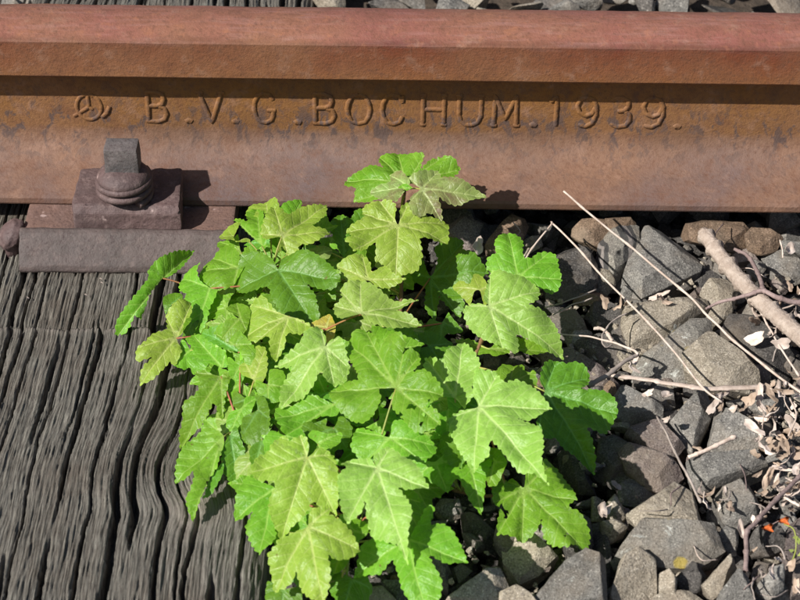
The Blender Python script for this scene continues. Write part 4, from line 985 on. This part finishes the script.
# ------------------------------------------------------------------ sticks, straws, litter
def rod(name, P, r0, r1, mat, label, cat, n=8, m=8, flat=1, seed=0, group=None):
    if 'straw' in name: r0 *= .8; r1 *= .8
    P3 = [pz(*p) for p in P]; Q = smooth_path(P3, m); vs_, fs_ = tube(Q, r0, r1, n, seed)
    vs_ = np.array(vs_)
    for k_ in range(len(Q)):
        w_ = np.array(noise.noise_vector(Vector((k_*.21, seed*3.3, 0)))); vs_[k_*n:(k_+1)*n] += w_*.0007
    if flat != 1:
        k = len(Q)
        for i in range(k):
            seg = vs_[i*n:(i+1)*n]; c = seg.mean(0); seg[:, 2] = c[2]+(seg[:, 2]-c[2])*flat
    c = vs_.mean(0); c[2] = vs_[:, 2].min()
    o = link(name, mesh(vs_-c, fs_), mat, None, tuple(c), label=label, category=cat)
    if group: o['group'] = group
    return o
def stick():
    P3 = [pz(*p) for p in ((703,232,.014),(716,250,.013),(738,278,.011),(760,301,.010),(782,320,.009),(806,341,.008),(836,366,.006))]
    Q = smooth_path(P3, 14); n = 22; vs_, fs_ = tube(Q, .0062, .0072, n, 3); vs_ = np.array(vs_)
    for i in range(len(Q)):
        for k in range(n):
            v = vs_[i*n+k]; c = Q[i]; d = v-c; q = 1+.10*noise.noise(Vector((i*.10, k*.5, 0)))+.05*noise.noise(Vector((i*.02, k*1.7, 3)))
            if i < 4: q *= .80+.05*i
            vs_[i*n+k] = c+d*q
    c = vs_.mean(0); c[2] = vs_[:, 2].min()
    link('bare_stick', mesh(vs_-c, fs_), M_STICK, None, tuple(c), label='thick bare pale stick lying across the stones at the right under the rail', category='stick')
stick()
rod('twig', [(734,249,.012),(745,254,.012),(753,263,.013),(759,276,.013),(763,290,.013)], .0014, .0019, M_TWIG, 'short purple-grey twig curving down to the bare stick', 'twig', seed=1)
rod('twig', [(706,309,.004),(713,305,.006),(724,301,.010),(738,298,.014),(756,292,.019),(764,291,.020),(778,298,.018),(796,302,.014),(825,304,.01)], .0010, .0024, M_TWIG, 'long purple-grey twig crossing over the bare stick to the right edge', 'twig', seed=2)
rod('dry_straw', [(563,191,.050),(600,222,.036),(645,259,.020),(690,297,.006),(712,320,.002),(735,341,.000),(762,364,.001),(803,394,.001)], .0011, .0013, M_STRAW, 'long pale straw running from the rail foot down to the right edge', 'straw', seed=3)
rod('dry_straw', [(524,262,.006),(534,245,.012),(551,225,.020),(553,224,.020),(575,246,.016),(597,270,.012),(640,314,.008),(675,352,.010),(700,385,.010),(722,402,.006)], .0010, .0011, M_STRAW, 'long sharply bent straw with its kink just below the rail', 'straw', m=5, seed=4)
rod('dry_straw', [(558,334,.004),(590,337,.006),(615,343,.008),(632,350,.010),(638,354,.010)], .0008, .0013, M_STRAW, 'pale straw running from the leaves to the tip of the grey stalk', 'straw', seed=5)
rod('grey_stalk', [(638,354,.0095),(624,362,.008),(606,376,.005),(588,386,.003)], .0013, .0021, M_STRAWD, 'thick grey stalk slanting up to the right from the dark leaf', 'stalk', seed=6)
rod('flat_straw', [(612,375,-.002),(640,379,.001),(668,383,.003),(700,388,.004),(730,388,.004),(766,387,.002)], .0026, .0032, M_STRAW, 'flat split dry stem lying horizontally below the large mottled stone', 'stem', flat=.45, seed=7)
rod('dry_straw', [(754,301,.002),(762,314,.005),(770,330,.007),(784,353,.006),(799,376,.003)], .0008, .0010, M_STRAW, 'thin straw beside the dark diamond-shaped stone', 'straw', seed=8)
rod('dry_straw', [(657,417,.004),(668,437,.005),(679,460,.007),(690,480,.007),(701,503,.002)], .0009, .0013, M_STRAWD, 'thin purple-grey stalk over the pinkish wedge stone', 'straw', seed=9)
rod('dry_straw', [(688,457,.003),(704,451,.006),(722,443,.008),(736,436,.009)], .0018, .0021, M_STRAW, 'short thick cream straw lying on the light grey slab', 'straw', seed=10)
rod('dry_straw', [(545,308,-.002),(570,300,.002),(596,290,.004)], .0007, .0008, M_STRAWD, 'thin grey straw above the black shaded stone', 'straw', seed=11)
rod('dry_straw', [(553,315,-.002),(572,305,.001),(592,298,.003)], .0006, .0007, M_STRAWD, 'hair-thin straw just below another right of the leaves', 'straw', seed=12)
rod('dry_straw', [(627,313,.004),(614,320,.005),(604,332,.006),(602,341,.006),(606,347,.004),(612,345,.002)], .0008, .0006, M_STRAWD, 'curled grey tendril hooked over the pale straw', 'tendril', seed=13)
rod('twig', [(806,470,.010),(790,486,.010),(770,506,.010),(756,522,.009),(747,534,.008),(746,552,.006),(746,572,.002)], .0016, .0018, M_TWIG, 'kinked grey twig at the lower right above the orange petals', 'twig', seed=14)
rod('dry_straw', [(800,506,.006),(789,500,.008),(779,494,.007)], .0013, .0012, M_STRAW, 'short pale straw right of the lower grey twig', 'straw', seed=15)
rod('dry_straw', [(806,300,.014),(790,306,.012),(770,312,.010)], .0009, .0009, M_STRAW, 'short straw at the right edge beside the bare stick', 'straw', seed=16)
rod('dry_straw', [(790,398,.006),(796,415,.010),(788,436,.006)], .0008, .0008, M_STRAW, 'thin upright straw in the pale litter at the right edge', 'straw', seed=17)
rod('dry_straw', [(612,341,-.008),(604,330,-.010),(594,328,-.010)], .0018, .0016, M_STRAW, 'short pale stub in the gap left of the buff wedge stone', 'straw', seed=18)
rod('dry_straw', [(497,246,.000),(508,240,.006),(520,232,.004),(513,222,.008)], .0006, .0006, M_STRAWD, 'fine grey rootlet in the shade under the rail', 'rootlet', seed=19)
rod('dry_straw', [(780,240,.006),(782,248,.006),(783,258,.004)], .0007, .0007, M_STRAW, 'tiny upright straw under the rail at the right edge', 'straw', seed=20)
rg = random.Random(77)
for k_ in range(26):                       # fine dry stems tangled in the litter
    x0, y0 = (rg.uniform(752, 800), rg.uniform(285, 590)) if k_ < 18 else (rg.uniform(600, 750), rg.uniform(240, 560)); a_ = rg.uniform(0, 6.28); L_ = rg.uniform(12, 34); c_ = rg.uniform(-9, 9)
    z_ = rg.uniform(0, .008)
    rod('dry_straw', [(x0, y0, z_-.004), (x0+math.cos(a_)*L_*.5+math.sin(a_)*c_, y0+math.sin(a_)*L_*.5-math.cos(a_)*c_, z_+.002), (x0+math.cos(a_)*L_, y0+math.sin(a_)*L_, z_-.004)], rg.uniform(.0004, .0009), rg.uniform(.0003, .0006), rg.choice([M_STRAW, M_STRAWD, M_TWIG]), 'fine broken dry stem tangled among the stones and litter at the right', 'dry stem', n=5, m=7, seed=40+k_, group='fine dry stems in the litter')
# loose curled flakes of last year's leaves
rg = random.Random(31)
def flake(seed):
    r = random.Random(seed); n = 14; vs_ = []; el = r.uniform(.4, .8); cu = r.uniform(20, 110); bx = r.uniform(-60, 60)
    for q in (.02, .35, .7, 1):
        for k in range(n):
            a = 6.2832*k/n; rr = q*.0080*(.72+.55*noise.noise(Vector((math.cos(a)*1.3, math.sin(a)*1.3, seed*2.3)))+.25*noise.noise(Vector((math.cos(a)*4, math.sin(a)*4, seed*5.3)))); x, y = rr*math.cos(a), rr*math.sin(a)*el
            vs_.append(Vector((x, y, cu*x*x*.7+bx*y*y*1.4+.0022*noise.noise(Vector((x*330, y*330, seed))))))
    fs_ = [tuple(range(n))]+[(b*n+k, (b+1)*n+k, (b+1)*n+(k+1) % n, b*n+(k+1) % n) for b in range(3) for k in range(n)]
    me = mesh(vs_, fs_); bm = bmesh.new(); bm.from_mesh(me); bmesh.ops.solidify(bm, geom=bm.faces, thickness=.00022); return bm_mesh(bm, R(75))
FL = []
for i in range(10):
    f = flake(i)
    for mt in (M_DRY, M_DRYB): q = f.copy(); q.materials.append(mt); FL.append((q, mt is M_DRY))
REG = [(752,400,800,450,46),(755,445,800,520,46),(745,545,790,600,12),(762,285,800,335,14),(752,300,790,345,14),(712,395,735,412,7),(598,295,640,310,5),
       (622,350,640,372,3),(645,385,665,395,3),(700,490,725,515,10),(590,490,630,520,4),(738,515,750,545,4),(655,415,665,430,2),(690,445,705,460,2),(770,370,800,400,14),(740,380,770,410,8),(655,295,672,303,5)]
for (x0, y0, x1, y1, n) in REG:
    for _ in range(int(n*.72)):
        me, pale = rg.choice(FL); 
        if rg.random() < .45 and not pale: me, pale = rg.choice(FL)
        p = pz(rg.uniform(x0, x1+6), rg.uniform(y0, y1), rg.uniform(-.006, .008))
        shade = 'pale' if pale else 'brown'
        o = link('dry_leaf', me, None, None, tuple(p), label='crumpled %s scrap of dry leaf among the stones at the right' % shade, category='dry leaf', group='%s dry leaf scraps among the stones' % shade)
        o.rotation_euler = (rg.uniform(-1, 1), rg.uniform(-1, 1), rg.uniform(0, 6.3)); s = rg.uniform(.5, 1.5); o.scale = (s, s*rg.uniform(.5, 1), s)
def single_flake(x, y, z, s, lab, mt=None, rot=None):
    me = FL[0][0].copy() if mt is None else FL[0][0].copy()
    if mt: me.materials.clear(); me.materials.append(mt)
    p = pz(x, y, z); o = link('dry_leaf', me, None, None, tuple(p), label=lab, category='dry leaf'); o.scale = s; o.rotation_euler = rot or (.4, .2, 1.1); return o
single_flake(479, 247, .004, (.9, 1.5, 1), 'bright white flake standing between leaves in the shade under the rail', rot=(.9, .1, .2))
single_flake(791, 249, .004, (1.2, 1.0, 1), 'pale pointed scrap under the rail at the right edge', rot=(.8, .2, .5))
single_flake(742, 530, .008, (.55, 1.4, 1), 'narrow white petal-like flake beside the lower grey twig', rot=(.5, 0, .2))
single_flake(617, 486, -.002, (.9, .9, 1), 'grey torn leaf scrap in the gap left of the brown oblong stone', M_STRAWD)
for x, y in ((28,298),(102,283),(86,295),(101,279)):
    single_flake(x, y, -.009, (.28, .25, .4), 'tiny pale crumb lying in a crack of the sleeper below the iron lip')['group'] = 'pale crumbs in the sleeper cracks'
# two orange petals and the sprig they hang on
for i, (x, y, lab) in enumerate(((767,529,'left of the two small orange petals at the lower right'), (783,522,'right of the two small orange petals at the lower right'))):
    bm = bmesh.new(); c = bm.verts.new((0, 0, 0)); ring = []
    for k in range(12):
        a = 6.2832*k/12; r = .0052*(1 if k % 3 else .55); ring.append(bm.verts.new((r*math.cos(a), r*math.sin(a)*.8, .0015*math.sin(a*2)+.001)))
    for k in range(12): bm.faces.new((c, ring[k], ring[(k+1) % 12]))
    bmesh.ops.solidify(bm, geom=bm.faces, thickness=.0003)
    p = pz(x, y, .010); link('petal', bm_mesh(bm, R(60)), M_ORANGE, None, tuple(p), label=lab, category='petal')
sprig = thing('weed_sprig', 'small yellow-green weed sprig at the right edge beside the orange petals', 'weed', tuple(pz(792, 560, -.004)))
sb = np.array(pz(792, 560, -.004)); Q = smooth_path([pz(792,562,-.004), pz(796,548,.006), pz(794,530,.012), pz(784,524,.011)], 5)
v_, f_ = tube(Q, .0006, .0005, 6); link('stem', mesh(np.array(v_)-sb, f_), M_PETG, sprig)
for x, y in ((794,536),(799,545),(797,556),(800,530),(792,549)):
    c = pz(x, y, .011); vs_ = [(0,0,0),(.0035,.002,.001),(.007,0,.0005),(.0035,-.002,.001)]; o = link('leaf', mesh(vs_, [(0,1,2,3)]), LF['k'], sprig, tuple(np.array(c)-sb)); o.rotation_euler = (.2, -.3, rg.uniform(0, 6)); 
# tiny chips caught on the fastening and in the cracks are left to the material
